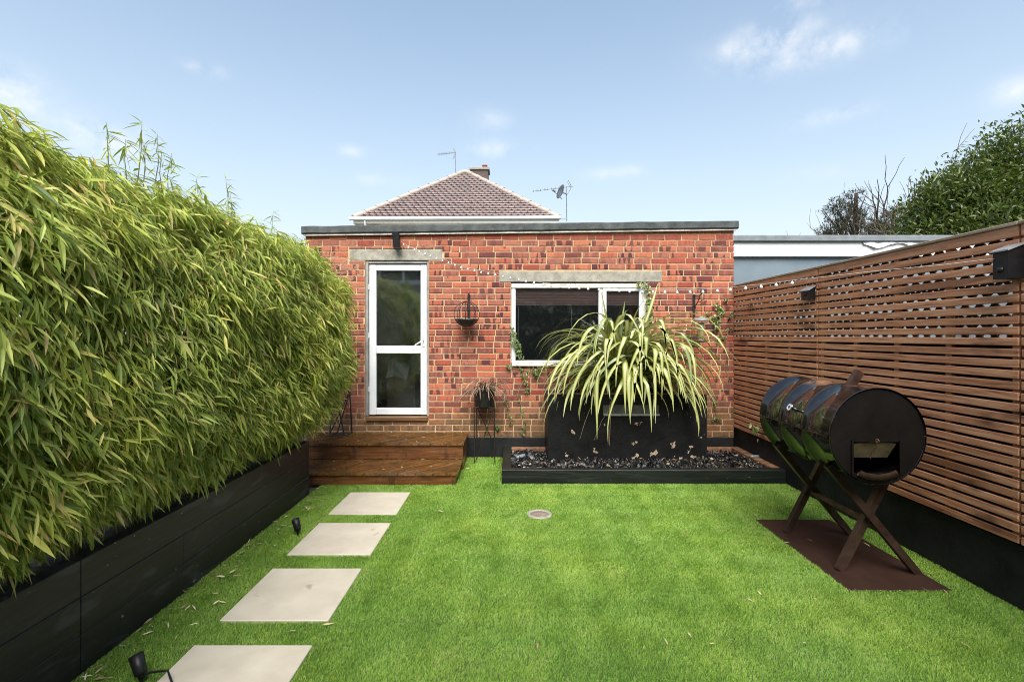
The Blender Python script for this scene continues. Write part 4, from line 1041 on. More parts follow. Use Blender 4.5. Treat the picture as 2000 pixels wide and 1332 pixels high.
bf = empty('bird_feeder', at(1369.5, 668, 6.0), 'caged hanging bird feeder with grey roof under its wall bracket', 'bird feeder')
fc = at(1369.5, 0, 6.0).x
zz = lambda py: at(0, py, 6.0).z
m = MB(); m.lathe((fc, 6.0, zz(626)), (0, 0, 1), [(-.008, .088), (0, .092), (.012, .088), (.035, .045), (.045, .015), (.052, .012), (.052, .001)], 24); m.build('roof', plain('grey_enamel', (.16, .165, .16), (.26, .27, .26), 8, .4, .1), bf)
m = MB(); m.lathe((fc, 6.0, zz(668)), (0, 0, 1), [(-.004, .03), (0, .07), (.014, .088), (.02, .090), (.024, .086), (.012, .06), (.012, .001)], 24); m.build('base_dish', bpy.data.materials['grey_enamel'], bf)
m = MB()
for k in range(16):
    a = 2 * math.pi * k / 16; m.tube([(fc + .088 * math.cos(a), 6.0 + .088 * math.sin(a), zz(627)), (fc + .112 * math.cos(a), 6.0 + .112 * math.sin(a), zz(634)), (fc + .112 * math.cos(a), 6.0 + .112 * math.sin(a), zz(660)), (fc + .085 * math.cos(a), 6.0 + .085 * math.sin(a), zz(666))], .002, 4)
for py in (634, 647, 660): m.ring((fc, 6.0, zz(py)), (0, 0, 1), .112, .002, 24, 4)
m.build('cage', plain('bronze_wire', (.05, .04, .02), (.12, .10, .05), 20, .5, 0), bf)
m = MB(); m.tube([(fc, 6.0, zz(664)), (fc, 6.0, zz(630))], .030, 14); m.build('seed_tube', plain('seed_tube', (.20, .16, .07), (.34, .29, .15), 30, .3, .2), bf)
m = MB(); m.tube([(fc, 6.0, zz(645)), (fc, 6.0, zz(633))], .034, 14); m.lathe((fc, 5.965, zz(639)), (0, -1, 0), [(0, .016), (.006, .014), (.006, .001)], 12); m.build('port', bpy.data.materials['grey_enamel'], bf)
br = empty('wall_bracket', at(1355.5, 619, 6.235), 'black scrolled iron bracket above the bird feeder', 'bracket')
bx_ = at(1355.5, 0, 6.235).x
zw = lambda py: at(0, py, 6.235).z
m = MB(); m.box(bx_ - .014, bx_ + .014, 6.225, 6.246, zw(619), zw(575), .003); m.build('back_plate', M['black_metal'], br)
tipx = at(1371, 0, 6.0).x
m = MB(); m.tube([(bx_, 6.226, zw(578)), (bx_ + .02, 6.12, zw(581)), (tipx - .02, 6.03, zw(580)), (tipx, 6.0, zz(573))], .006, 6)
m.tube([(bx_, 6.226, zw(600)), (bx_ + .015, 6.16, zw(592)), (bx_ + .02, 6.10, zw(582))], .006, 6); m.build('arm', M['black_metal'], br)
m = MB(); m.ring((bx_ + .035, 6.14, zw(588)), (1, .9, 0), .022, .004, 18, 5); m.ring((bx_ + .055, 6.08, zw(586)), (1, .9, 0), .014, .003, 16, 5); m.build('scroll', M['black_metal'], br)
m = MB(); m.tube([(tipx, 6.0, zz(574)), (fc + .005, 6.0, zz(596)), (fc, 6.0, zz(619))], .0018, 4); m.build('hanger_wire', M['black_metal'], bf)

# ------------------------------------------------------------------ solar wall lights and festoon string
M['solar'] = plain('solar_panel', (.20, .21, .22), (.30, .31, .33), 5, .25, 0)
def wall_light(Y0, Y1, z0, z1, depth, lab):
    e = empty('solar_light', (XF, (Y0 + Y1) / 2, z0), lab, 'wall light', 'black solar lights')
    m = MB(); x0, x1 = XF - depth, XF - .002
    vs = [(x0, Y0, z0), (x1, Y0, z0), (x1, Y1, z0), (x0, Y1, z0), (x0, Y0, z1 - .035), (x1, Y0, z1), (x1, Y1, z1), (x0, Y1, z1 - .035)]
    m.add(vs, [(3, 2, 1, 0), (4, 5, 6, 7), (0, 1, 5, 4), (1, 2, 6, 5), (2, 3, 7, 6), (3, 0, 4, 7)]); m.build('body', M['black_plastic'], e)
    m = MB(); dz = .0025; ov = .012
    vs = [(x0 - ov, Y0 - ov, z1 - .040), (x1, Y0 - ov, z1 + dz), (x1, Y1 + ov, z1 + dz), (x0 - ov, Y1 + ov, z1 - .040)]
    m.add(vs + [(a, b, c + .008) for a, b, c in vs], [(0, 3, 2, 1), (4, 5, 6, 7), (0, 1, 5, 4), (1, 2, 6, 5), (2, 3, 7, 6), (3, 0, 4, 7)]); m.build('panel', M['solar'], e)
    m = MB(); m.lathe((x0 + .001, (Y0 + Y1) / 2, z0 + .05), (-1, 0, 0), [(0, .018), (.008, .016), (.012, .001)], 14); m.build('sensor', M['black_plastic'], e)
    return e
wall_light(4.575, 4.70, 1.885, 2.005, .06, 'small black solar light on the far fence panel joint')
wall_light(2.705, 2.79, 1.865, 2.055, .10, 'large black solar light on the near end of the fence')
dl = empty('solar_light', at(775, 470, YW), 'slim black light mounted above the door lintel', 'wall light', 'black solar lights')
c_ = at(774, 469, 6.17); dt = Vector((.06, .10, -1)).normalized()
m = MB(); ayv = Vector((1, 0, 0)); m.obox(c_, ayv, ayv.cross(dt).normalized(), dt, (.040, .032, .105), .008); m.build('body', M['black_plastic'], dl)
m = MB(); m.obox(c_ + dt * .108 + Vector((.012, -.005, 0)), ayv, ayv.cross(dt).normalized(), dt, (.045, .04, .012), .005); m.build('lamp_head', M['black_plastic'], dl)
m = MB(); m.box(c_.x - .03, c_.x + .03, 6.20, 6.247, c_.z - .02, c_.z + .06, .004); m.build('bracket', M['black_plastic'], dl)
tab = [(783, 472), (800, 482), (835, 495), (863, 506), (905, 521), (945, 530), (975, 535), (1017, 544), (1060, 552), (1100, 557), (1148, 560.5), (1190, 563), (1250, 566), (1320, 567), (1365, 566), (1410, 563), (1433, 561), (1460, 558), (1490, 555), (1523, 551), (1553, 547), (1646, 537), (1705, 530), (1835, 518), (1944, 505)]
Pa, Pb = Vector((at(783, 0, 6.15).x, 6.15)), Vector((2.745, 2.775))
def str_pt(s):
    q = Pa.lerp(Pb, s); px = CX + q.x / q.y * F; py = float(np.interp(px, [a for a, _ in tab], [b for _, b in tab]))
    return Vector((q.x, q.y, H - (py - CY) * q.y / F)), px
fs_ = empty('festoon_lights', (Pa.x, Pa.y, at(0, 472, 6.15).z), 'string of small clear bulbs slung from the door to the fence', 'string lights')
m = MB(); m.tube([str_pt(i / 90)[0] for i in range(91)], .0016, 4); m.build('wire', plain('clear_wire', (.32, .30, .28), (.5, .48, .45), 60, .5, 0), fs_)
bt = NT('bulb_glass'); bt.set(Base_Color=(.74, .74, .75), Roughness=.12, Specular_IOR_Level=.8, Transmission_Weight=.25)
blb = MB(); blb.lathe((0, 0, 0), (0, 0, -1), [(.004, .005), (.009, .0075), (.016, .0118), (.023, .013), (.030, .011), (.035, .005), (.036, .0005)], 12); bme = blb.mesh('bulb', bt.m)
capm = MB(); capm.lathe((0, 0, 0), (0, 0, -1), [(-.002, .0005), (-.002, .004), (.0055, .005), (.0055, .0005)], 8); cme = capm.mesh('cap', M['alu'])
SLEN = (Pb - Pa).length; s = .05 / SLEN
while s < 1:
    p, px = str_pt(s)
    if px > 1566: break
    o = link('bulb', bme, fs_, p + Vector((random.uniform(-.004, .004), 0, -.002))); o.rotation_euler = (random.uniform(-.2, .2), random.uniform(-.2, .2), 0)
    o.scale = (.85, .85, .85); link('cap', cme, o, None)
    s += .1015 / SLEN

# ------------------------------------------------------------------ lawn spike lights and bed spotlights
def spike(px, py, lab, d, cable=False):
    b = ground_at(px, py); e = empty('spike_light', b, lab, 'spotlight', 'garden spotlights')
    k = b + Vector((0, 0, .045)); m = MB(); m.tube([b + Vector((0, 0, -.05)), k], .007, 8); m.lathe(k, (0, 0, 1), [(-.008, .001), (-.008, .014), (.010, .012), (.010, .001)], 12); m.build('spike', M['black_plastic'], e)
    dd = Vector(d).normalized(); spot_head(e, k + Vector((0, 0, .004)), dd, .088, .029)
    if cable:
        m = MB(); m.tube([k, k + Vector((.05, -.01, .02)), k + Vector((.11, .01, .015)), k + Vector((.16, -.03, -.02)), k + Vector((.2, -.1, -.045))], .005, 6); m.build('cable', M['black_plastic'], e)
spike(582, 1047, 'small black spike light in the lawn by the third slab', (-.22, -.05, 1))
spike(276, 1338, 'black tilted spike light at the bottom left beside the near slab', (-.42, .15, 1), True)
steel_b = plain('blue_grey_metal', (.10, .12, .14), (.22, .25, .28), 12, .3, 0)
for (px, py, d, lab) in ((1008, 897, (1, .45, .15), 'fallen grey spotlight in the slate at the left end of the bed'), (1465, 895, (1, -.05, .0), 'grey spotlight lying in the slate at the right end of the bed')):
    b = ground_at(px, py, .125); e = empty('bed_spotlight', b, lab, 'spotlight', 'garden spotlights'); spot_head(e, b + Vector((0, 0, .02)), d, .11, .022, steel_b)
    m = MB(); m.tube([b + Vector((0, 0, .02)), b + Vector((-.05, -.02, .0)), b + Vector((-.09, .05, -.02))], .005, 6); m.build('cable', M['black_plastic'], e)

# ------------------------------------------------------------------ drum barbecue
bq = empty('drum_barbecue', (2.36, 3.5, .012), 'black oil-drum barbecue on crossed steel legs', 'barbecue')
DX, DZ, DR, DY0, DY1 = 2.265, .925, .288, 3.03, 3.89
pt_ = NT('glossy_black_enamel')
sp_ = pt_.node('ShaderNodeSeparateXYZ'); pt_.l.new(pt_.pos, sp_.inputs[0])
rust = pt_.band(pt_.noise(7, 6, .7), .62, .70)
top = pt_.band(sp_.outputs[2], DZ + .262, DZ + .285)
bandy = pt_.band(pt_.math('ABSOLUTE', pt_.math('SUBTRACT', sp_.outputs[1], 3.50)), .16, .05)
rf = pt_.math('MULTIPLY', pt_.math('MULTIPLY', top, bandy), pt_.band(pt_.noise(9, 5, .7), .36, .52), True)
seam = pt_.math('MULTIPLY', pt_.band(pt_.math('ABSOLUTE', pt_.math('SUBTRACT', sp_.outputs[2], DZ - .02)), .035, .0), pt_.band(pt_.noise(18, 5, .7), .5, .58))
rf = pt_.math('MAXIMUM', rf, pt_.math('MAXIMUM', pt_.math('MULTIPLY', rust, .22), pt_.math('MULTIPLY', seam, .6)))
pt_.set(Base_Color=pt_.mix(rf, (.006, .006, .0065), pt_.ramp(pt_.noise(30, 4), [(.3, (.07, .026, .010)), (.7, (.20, .085, .030))])), Roughness=pt_.math('ADD', pt_.ramp(pt_.noise(3.0, 4), [(.35, (.07,) * 3), (.7, (.16,) * 3)]), pt_.math('MULTIPLY', rf, .55)), Specular_IOR_Level=.85)
pt_.bump(pt_.noise(6, 3), .10, .01)
M['enamel'] = pt_.m
M['matt_black'] = plain('sooty_black', (.003, .0027, .0025), (.008, .0072, .0068), 5, .34, .15, spec=.3, bdist=.003, bscale=50, speck=((.08, .075, .07), 9, .74))
M['rusty'] = plain('rusty_steel', (.05, .022, .014), (.17, .075, .04), 12, .55, .3, .003, 60)
M['leg_steel'] = plain('brown_steel', (.030, .017, .013), (.080, .045, .034), 10, .32, .2, .003, 60, metallic=.3)
prof = [(0, DR + .010), (.006, DR + .013), (.014, DR + .010), (.02, DR)]
for c in (.30, .57): prof += [(c - .028, DR), (c - .016, DR + .007), (c, DR + .0115), (c + .016, DR + .007), (c + .028, DR)]
prof += [(.84, DR), (.846, DR + .010), (.854, DR + .013), (.86, DR + .010)]
# lathe axis +Y: u = Y x Z = +X, w = Y x u = -Z : angle 0..pi runs through the underside
m = MB(); m.lathe((DX, DY0, DZ), (0, 1, 0), prof, 30, True, 0, math.pi); m.lathe((DX, DY0, DZ), (0, 1, 0), [(h_, r_ - .004) for h_, r_ in prof[3:-3]], 30, True, 0, math.pi); m.build('lower_drum', M['enamel'], bq)
m = MB(); m.lathe((DX, DY0, DZ + .002), (0, 1, 0), prof, 30, True, math.pi, 2 * math.pi); m.lathe((DX, DY0, DZ + .002), (0, 1, 0), [(h_, r_ - .004) for h_, r_ in prof[3:-3]], 30, True, math.pi, 2 * math.pi); m.build('lid', M['enamel'], bq)
m = MB(); m.obox((DX - DR - .004, (DY0 + DY1) / 2, DZ - .004), Vector((1, 0, 0)), Vector((0, 1, 0)), Vector((0, 0, 1)), (.012, .405, .004), .001); m.build('seam_flange', M['enamel'], bq)
for yy in (3.2, 3.7):
    m = MB(); m.tube([(DX + DR + .004, yy - .04, DZ), (DX + DR + .004, yy + .04, DZ)], .010, 8); m.build('hinge', M['rusty'], bq)
# end plates; the near one has a rectangular mouth
hx0, hx1, hz0, hz1 = -.150, .136, -.222, -.034
hc = ((hx0 + hx1) / 2, (hz0 + hz1) / 2); n_ = 64; vs = []
for k in range(n_):
    a = 2 * math.pi * k / n_ + math.pi / 4; ca_, sa_ = math.cos(a), math.sin(a)
    sc_ = min((hx1 - hc[0]) / max(1e-6, abs(ca_)), (hz1 - hc[1]) / max(1e-6, abs(sa_)))
    ix, iz = hc[0] + ca_ * sc_, hc[1] + sa_ * sc_
    bb = hc[0] * ca_ + hc[1] * sa_; cc_ = hc[0] ** 2 + hc[1] ** 2 - (DR + .002) ** 2; rr_ = -bb + math.sqrt(bb * bb - cc_)
    vs += [(DX + ix, DY0 + .010, DZ + iz), (DX + hc[0] + ca_ * rr_, DY0 + .010, DZ + hc[1] + sa_ * rr_)]
# square the mouth's corners exactly
m = MB(); fs = [(2 * k, 2 * ((k + 1) % n_), 2 * ((k + 1) % n_) + 1, 2 * k + 1) for k in range(n_)]
m.add(vs, fs); m.build('front_plate', M['matt_black'], bq)
m = MB(); m.lathe((DX, DY1 - .012, DZ), (0, 1, 0), [(0, DR), (.001, .001)], 40); m.build('back_plate', M['matt_black'], bq)
m = MB(); m.box(DX + hx0 - .012, DX + hx0, DY0 + .002, DY0 + .0095, DZ + hz0 - .01, DZ + hz1 + .01); m.box(DX + hx1, DX + hx1 + .012, DY0 + .002, DY0 + .0095, DZ + hz0 - .01, DZ + hz1 + .01); m.build('mouth_trim', M['matt_black'], bq)
fl_m = plain('singed_steel', (.12, .085, .045), (.30, .24, .15), 9, .4, .2, .002, 60, metallic=.5)
m = MB(); q0, q1 = .115, .135
vs = [(DX - .005 - q1, DY0 + .022, DZ - .048), (DX - .005, DY0 + .020, DZ - .034), (DX - .005 + q1, DY0 + .022, DZ - .046), (DX - .005 + q1 - .018, DY0 + .075, DZ - .145), (DX - .005, DY0 + .078, DZ - .146), (DX - .005 - q1 - .0, DY0 + .075, DZ - .145)]
vs += [(a, b + .003, c) for a, b, c in vs]
m.add(vs, [(0, 1, 4, 5), (1, 2, 3, 4), (7, 6, 11, 10), (8, 7, 10, 9), (0, 6, 7, 1), (1, 7, 8, 2), (2, 8, 9, 3), (3, 9, 10, 4), (4, 10, 11, 5), (5, 11, 6, 0)]); m.build('draught_flap', fl_m, bq)
m = MB(); m.tube([(DX - .005, DY0 + .002, DZ - .022), (DX - .004, DY0 + .012, DZ - .07), (DX - .006, DY0 + .05, DZ - .11), (DX - .005, DY0 + .062, DZ - .15)], .0035, 5); m.ring((DX - .005, DY0 + .001, DZ - .026), (1, .3, 0), .010, .003, 14, 5); m.build('chain', M['rusty'], bq)
m = MB(); m.lathe((DX, DY0 - .004, DZ), (0, 1, 0), [(0, DR - .055), (.0, DR - .018), (.012, DR - .018), (.012, DR - .055), (0, DR - .055)], 20, True, R(62), R(118)); m.build('ash_lip', plain('dark_rust', (.012, .006, .004), (.06, .026, .015), 14, .6, .3), bq)
m = MB(); tb = Vector((DX + .012, 3.31, DZ + DR - .012)); td = Vector((.50, -.05, .85)).normalized(); tx = Vector((0, 1, 0)); tx = (tx - td * tx.dot(td)).normalized(); tyv = td.cross(tx)
def sq_tube(mb, p, q, ax, ay, h, wall=.004):
    P = [p + ax * (a * h) + ay * (b * h) for a, b in ((-1, -1), (1, -1), (1, 1), (-1, 1))]; Q = [v + (q - p) for v in P]; k = (h - wall) / h
    P2 = [p + (v - p) * k for v in P]; Q2 = [q + (v - q) * k for v in Q]
    mb.add(P + Q + P2 + Q2, [(i, (i + 1) % 4, 4 + (i + 1) % 4, 4 + i) for i in range(4)] + [(8 + (i + 1) % 4, 8 + i, 12 + i, 12 + (i + 1) % 4) for i in range(4)] + [(4 + i, 4 + (i + 1) % 4, 12 + (i + 1) % 4, 12 + i) for i in range(4)] + [((i + 1) % 4, i, 8 + i, 8 + (i + 1) % 4) for i in range(4)])
sq_tube(m, tb, tb + td * .125, tx, tyv, .023); m.build('chimney', M['leg_steel'], bq)
m = MB(); m.lathe((DX + .01, 3.31, DZ + DR - .004), (0, 0, 1), [(0, .05), (.006, .045), (.006, .001)], 16); m.build('chimney_collar', M['rusty'], bq)
ga = R(22); gp = Vector((DX - (DR + .001) * math.cos(ga), 3.475, DZ + (DR + .001) * math.sin(ga))); gd = Vector((-math.cos(ga), 0, math.sin(ga)))
m = MB(); m.lathe(gp, gd, [(0, .012), (.022, .012), (.022, .028), (.032, .028), (.034, .025), (.031, .024)], 24); m.build('thermometer', plain('chrome', (.5, .5, .5), (.6, .6, .6), 5, .2, 0, metallic=1.0), bq)
m = MB(); m.lathe(gp + gd * .0315, gd, [(0, .0238), (.0004, .012)], 24); m.build('dial_ring', M['white_paint'], bq)
m = MB(); m.lathe(gp + gd * .0325, gd, [(0, .0125), (.001, .001)], 24); m.build('dial_face', plain('dial', (.06, .03, .05), (.12, .06, .09), 40, .3, 0), bq)
for yy in (3.205, 3.825):
    for (x0, z0, x1, z1, off) in ((2.052, .712, 2.628, .012, -.024), (2.505, .70, 2.155, .012, .024)):
        p, q = Vector((x1, yy + off, z1)), Vector((x0, yy + off, z0)); d = (q - p).normalized(); ax = Vector((0, 1, 0))
        m = MB(); sq_tube(m, p, q, ax, d.cross(ax).normalized(), .0225); m.build('leg', M['leg_steel'], bq)
m = MB(); sq_tube(m, Vector((2.343, 3.19, .33)), Vector((2.343, 3.84, .33)), Vector((1, 0, 0)), Vector((0, 0, 1)), .014); m.build('stretcher', M['rusty'], bq)
m = MB(); m.box(PLATE[0], PLATE[1], PLATE[2], PLATE[3], .003, .012, .002)
tag(m.build('metal_plate', plain('brown_steel_sheet', (.022, .011, .008), (.045, .023, .016), 2.2, .42, .15, .003, 30, spec=.5)), 'flat brown metal sheet on the lawn under the drum barbecue', 'metal sheet')

# ------------------------------------------------------------------ ivy on the walls
IVS = [(0, (.03, .055, .012)), (.5, (.075, .115, .025)), (.85, (.17, .21, .07)), (1, (.40, .42, .24))]
ivm = leaf_mat('ivy_leaf', IVS, 'attr', .4, .15)
IV = [(0, .55), (.22, .34), (.52, .30), (.30, .02), (.36, -.36), (0, -.62), (-.36, -.36), (-.30, .02), (-.52, .30), (-.22, .34)]
ir = random.Random(4)
def ivy(name_lab, paths, n, size=.03, spread=.03, Y=YW - .02, fence_side=False, pale=.0):
    pw_ = [[(at(px, py, Y) if not fence_side else Vector((XF - .02, XF * F / (px - CX), H - (py - CY) * XF / (px - CX)))) for px, py in path] for path in paths]
    e = empty('ivy', pw_[0][0], name_lab, 'ivy', 'ivy on the walls')
    [MB().tube(p, .0028, 4).build('stem', bpy.data.materials['dry_twig'], e) for p in pw_]
    vs, fs, ts = [], [], []
    for k in range(n):
        path = ir.choice(pw_); i = ir.randrange(len(path) - 1); p = path[i].lerp(path[i + 1], ir.random())
        nrm_ = Vector((ir.gauss(0, .5), -1, ir.gauss(.3, .4))) if not fence_side else Vector((-1, -.3 + ir.gauss(0, .4), ir.gauss(.3, .4)))
        nrm_.normalize(); dn = Vector((ir.gauss(0, .6), 0, -1)); dn = (dn - nrm_ * dn.dot(nrm_)).normalized(); sd_ = dn.cross(nrm_)
        off = Vector((ir.gauss(0, spread), -abs(ir.gauss(0, .014)) - .008, ir.gauss(0, spread)))
        if fence_side: off = Vector((-abs(ir.gauss(0, .02)), ir.gauss(0, spread), ir.gauss(0, spread)))
        s_ = size * ir.uniform(.6, 1.25); b = len(vs); c = p + off
        vs.append(c - nrm_ * 0 + nrm_ * s_ * .12); vs += [c + sd_ * (a * s_) - dn * (h_ * s_) for a, h_ in IV]; t = min(1, max(0, ir.gauss(.45 + pale, .25)))
        ts += [t] * 11; fs += [(b, b + 1 + j, b + 1 + (j + 1) % 10) for j in range(10)]
    np_mesh('ivy_leaves', np.array([tuple(v) for v in vs]), np.array(fs), ivm, np.array(ts), parent=e, origin=tuple(wloc(e)))['kind'] = 'stuff'
ivy('thick ivy tuft climbing the lower left window jamb', [[(1000, 640), (1004, 660), (1010, 685), (1018, 700)], [(1002, 655), (1014, 690)]], 130, .030, .022, YW + .005)
ivy('ivy runner hanging below the window sill', [[(985, 716), (1000, 718), (1030, 724), (1058, 720)], [(1018, 722), (1026, 745), (1032, 768)], [(1045, 722), (1048, 735)]], 120, .026, .018)
ivy('thin ivy trail by the black pot', [[(985, 770), (990, 790), (996, 815), (999, 830)], [(1012, 770), (1020, 800), (1024, 830), (1022, 850)], [(968, 830), (975, 838)]], 95, .024, .012)
ivy('pale ivy strip down the right window jamb', [[(1245, 556), (1262, 558), (1268, 575), (1266, 600), (1268, 628)], [(1266, 590), (1270, 625)]], 190, .030, .018, YW - .005, pale=.25)
ivy('ivy sprays in the wall corner beside the bird feeder', [[(1376, 609), (1390, 620), (1400, 625), (1412, 612), (1404, 594)], [(1400, 625), (1398, 640)], [(1395, 597), (1408, 605), (1402, 622)]], 130, .030, .018, pale=.12)
ivy('small ivy sprigs at the wall edge above the fence end', [[(1414, 586), (1420, 588)], [(1421, 625), (1432, 612)], [(1405, 650), (1420, 645), (1430, 640)], [(1398, 663), (1418, 659)]], 70, .026, .014)
ivy('ivy trail low on the wall right of the block planter', [[(1393, 775), (1396, 790), (1398, 803)], [(1390, 818), (1406, 818)], [(1340, 655), (1352, 668), (1365, 672)]], 70, .024, .012)
ivy('small ivy sprig growing from the fence foot behind the barbecue', [[(1474, 828), (1480, 838), (1485, 850)]], 16, .05, .03, fence_side=True, pale=.25)

# ------------------------------------------------------------------ fallen leaf litter
NLt = 900
lx_ = np.concatenate([XP + .02 + np.abs(RNG.normal(0, .12, 330)), RNG.uniform(XP + .03, 2.8, 260), RNG.uniform(-2.3, -.6, 110), RNG.uniform(0, 2.75, 160), RNG.uniform(-.55, -.1, 40)])
ly_ = np.concatenate([RNG.uniform(1.9, 5.05, 330), RNG.uniform(2.0, 5.1, 260), RNG.uniform(5.1, 6.15, 110), RNG.uniform(5.22, 5.7, 160), RNG.uniform(5.2, 6.1, 40)])
lz_ = np.concatenate([np.full(590, .019), np.where(ly_[590:700] > 5.64, .325, .138), np.full(160, .135), np.full(40, .027)])
inp = np.zeros(NLt, bool)
for (y0, y1) in PAVERS: inp |= (lx_ > PX0) & (lx_ < PX1) & (ly_ > y0) & (ly_ < y1)
lz_ = np.where(inp & (RNG.random(NLt) < .8), -1, np.where(inp, .019, lz_)); ok = (lz_ > 0) & (RNG.random(NLt) < .42)
b_ = np.stack([lx_, ly_, lz_], 1)[ok]; N = len(b_)
dd = np.stack([RNG.normal(0, 1, N), RNG.normal(0, 1, N), RNG.normal(.06, .07, N)], 1); Ls = RNG.uniform(.018, .065, N)
Vl = leaves_from(b_, dd, Ls, Ls * RNG.uniform(.05, .11, N), RNG, .02)
lm = NT('dry_leaf'); lm.set(Base_Color=lm.ramp(lm.tint('attr'), [(0, (.16, .10, .045)), (.5, (.42, .33, .17)), (1, (.62, .54, .36))]), Roughness=.75)
tag(np_mesh('leaf_litter', Vl.reshape(-1, 3), leaf_faces(N), lm.m, np.repeat(RNG.random(N), 8)), 'dry straw-coloured bamboo leaves scattered over lawn and deck', 'fallen leaves', kind='stuff')

# ------------------------------------------------------------------ trees beyond the fence
bark = plain('bark', (.05, .035, .028), (.12, .085, .07), 12, .9, .5, .01, 30)
def limb(mb, p, d, L, r, depth, rng, spread=.6, up=.15, segs=4, tips=None):
    pts, rs = [p.copy()], [r]
    for i in range(segs):
        d = (d + Vector((rng.gauss(0, .14), rng.gauss(0, .14), rng.gauss(0, .10) + up * .3))).normalized(); p = p + d * (L / segs); pts.append(p.copy()); rs.append(r * (1 - .62 * (i + 1) / segs))
    mb.tube(pts, rs, 5, caps=False)
    if depth == 0:
        if tips is not None: tips.append((p.copy(), d.copy()))
        return
    for k in range(rng.choice((2, 3, 3))):
        q = pts[rng.randrange(1, segs + 1)]; nd = (d + Vector((rng.gauss(0, spread), rng.gauss(0, spread), rng.gauss(up, spread * .6)))).normalized()
        limb(mb, q, nd, L * rng.uniform(.5, .75), r * .52, depth - 1, rng, spread, up, segs, tips)
def bare_tree(px, pyt, Y, lab, seed, r=.06, spread=.5, depth=3):
    rg = random.Random(seed); b = Vector((at(px, 0, Y).x, Y, 0)); top = at(px, pyt, Y).z
    e = empty('bare_tree', b, lab, 'tree', 'bare winter trees beyond the fence')
    m = MB(); hgt_ = top * .60
    m.tube([b, b + Vector((.05, 0, hgt_ * .6)), b + Vector((rg.uniform(-.15, .15), 0, hgt_))], [r * 1.3, r, r * .75], 7); m.build('trunk', bark, e)
    m = MB()
    for k in range(5): limb(m, b + Vector((0, 0, hgt_ * rg.uniform(.75, 1.0))), Vector((rg.uniform(-1, 1), rg.uniform(-.5, .5), 1.1)).normalized(), (top - hgt_) * rg.uniform(.6, .85), r * .55, depth - 1, rg, spread)
    m.build('branches', bark, e)
bare_tree(1775, 345, 17, 'bare forked tree beside the evergreen', 3, .10, .55)
bare_tree(1735, 375, 18.5, 'thin bare tree with a bent stem left of the forked one', 7, .065, .35)
bare_tree(1698, 392, 19, 'slim bare tree standing behind the dark conifer', 9, .06, .22)
bare_tree(1812, 330, 17.5, 'bare tree rising at the evergreen crown edge', 13, .075, .4)
bare_tree(1576, 425, 16, 'faint bare sapling just above the garden room roof', 15, .035, .22, 2)
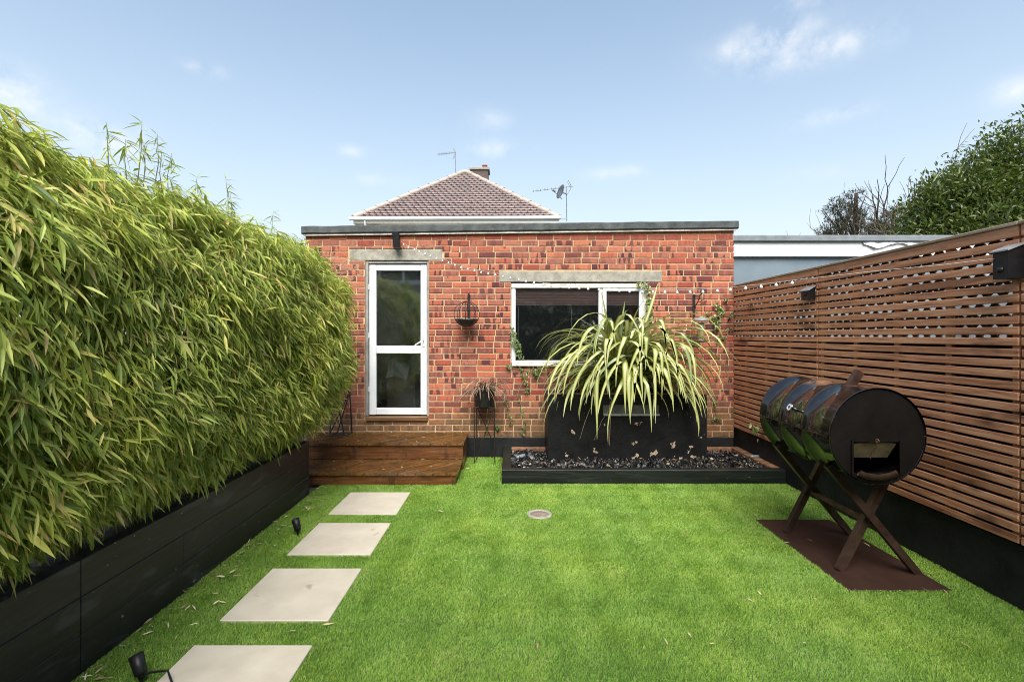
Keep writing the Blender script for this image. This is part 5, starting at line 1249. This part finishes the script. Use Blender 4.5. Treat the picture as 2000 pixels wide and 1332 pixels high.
def leafy(name, lab, base, lobes, n, Lr, wr, mat, seed, droop=.3, fill=.55, cat='tree', grp=None, up=0.1, clump=9, cs=.16):
    rg = np.random.default_rng(seed); rr_ = random.Random(seed)
    e = empty(name, base, lab, cat, grp); b = Vector(base); m = MB()
    top = max(lobes, key=lambda l: l[0][2]); m.tube([b, b + Vector((.1, 0, top[0][2] * .4)), Vector(top[0])], [.2, .16, .06], 8); m.build('trunk', bark, e)
    m = MB()
    for (c, r_) in lobes:
        c = Vector(c)
        for k in range(5): dv = Vector((rr_.gauss(0, 1), rr_.gauss(0, 1), rr_.gauss(.3, .7))).normalized(); m.tube([b.lerp(c, .6), c.lerp(b, .15), c + Vector((dv.x * r_[0], dv.y * r_[1], dv.z * r_[2])) * .9], [.06, .04, .008], 5)
    m.build('limbs', bark, e)
    vol = np.array([r_[0] * r_[1] + r_[0] * r_[2] for _, r_ in lobes]); nc = n // clump; which = rg.choice(len(lobes), nc, p=vol / vol.sum())
    C = np.array([c for c, _ in lobes])[which]; Rr = np.array([r_ for _, r_ in lobes])[which]
    d = rg.normal(0, 1, (nc, 3)); d /= np.linalg.norm(d, axis=1, keepdims=True); rad = (fill + (1 - fill) * rg.random(nc) ** .6) * (1 + rg.normal(0, .07, nc))
    P = np.repeat(C + d * Rr * rad[:, None], clump, 0) + rg.normal(0, cs, (nc * clump, 3)); N = len(P); dn = np.repeat(d, clump, 0)
    D = dn * .6 + np.array([[0, 0, up]]) + rg.normal(0, .6, (N, 3)); L = rg.uniform(*Lr, N)
    V = leaves_from(P, D, L, L * rg.uniform(*wr, N), rg, droop)
    np_mesh('crown', V.reshape(-1, 3), leaf_faces(N), mat, np.repeat(np.clip(rg.normal(.45, .2, N) + np.repeat(rg.normal(0, .12, nc), clump), 0, 1), 8), parent=e, origin=tuple(wloc(e)))['kind'] = 'stuff'
    return e
ev = leaf_mat('evergreen_leaf', [(0, (.016, .030, .011)), (.4, (.042, .070, .021)), (.7, (.095, .130, .036)), (1, (.22, .24, .08))], 'attr', .35, .2)
con = leaf_mat('conifer_spray', [(0, (.012, .016, .010)), (.5, (.032, .036, .022)), (1, (.075, .06, .04))], 'attr', .7, .1)
leafy('evergreen_tree', 'dense broad-leaved evergreen tree above the near fence', (13.2, 13.6, 0), [((13.4, 13.6, 4.1), (2.5, 1.9, 2.2)), ((11.8, 13.2, 4.0), (1.15, 1.2, 1.75)), ((12.5, 13.4, 5.0), (1.15, 1.1, 1.2)), ((14.2, 13.5, 5.9), (1.5, 1.2, 1.5)), ((11.1, 12.9, 3.4), (.75, .8, 1.1)), ((12.3, 12.6, 3.6), (1.2, 1.0, 1.1))], 64000, (.11, .20), (.13, .19), ev, 3, .35, .40, clump=14, cs=.19)
cn = lambda px, py, Y: tuple(at(px, py, Y))
lob = []
for (px, py, rx, rz) in ((1650, 392, .55, .16), (1640, 408, .75, .22), (1668, 415, .7, .25), (1655, 430, .9, .25), (1640, 446, .9, .25), (1690, 440, .9, .35), (1712, 452, .9, .35), (1740, 448, 1.0, .4), (1772, 452, 1.0, .4), (1672, 378, .35, .12), (1620, 455, .5, .2), (1655, 462, 1.2, .3), (1745, 425, .5, .2), (1758, 412, .5, .25), (1725, 470, 1.3, .4)):
    lob.append((cn(px, py, 20), (rx, .7, rz * .7)))
leafy('conifer_tree', 'dark ragged conifer left of the evergreen above the garden room', (at(1665, 0, 20).x, 20, 0), lob, 12000, (.08, .17), (.06, .12), con, 6, .1, .2, up=.25, clump=12, cs=.06)
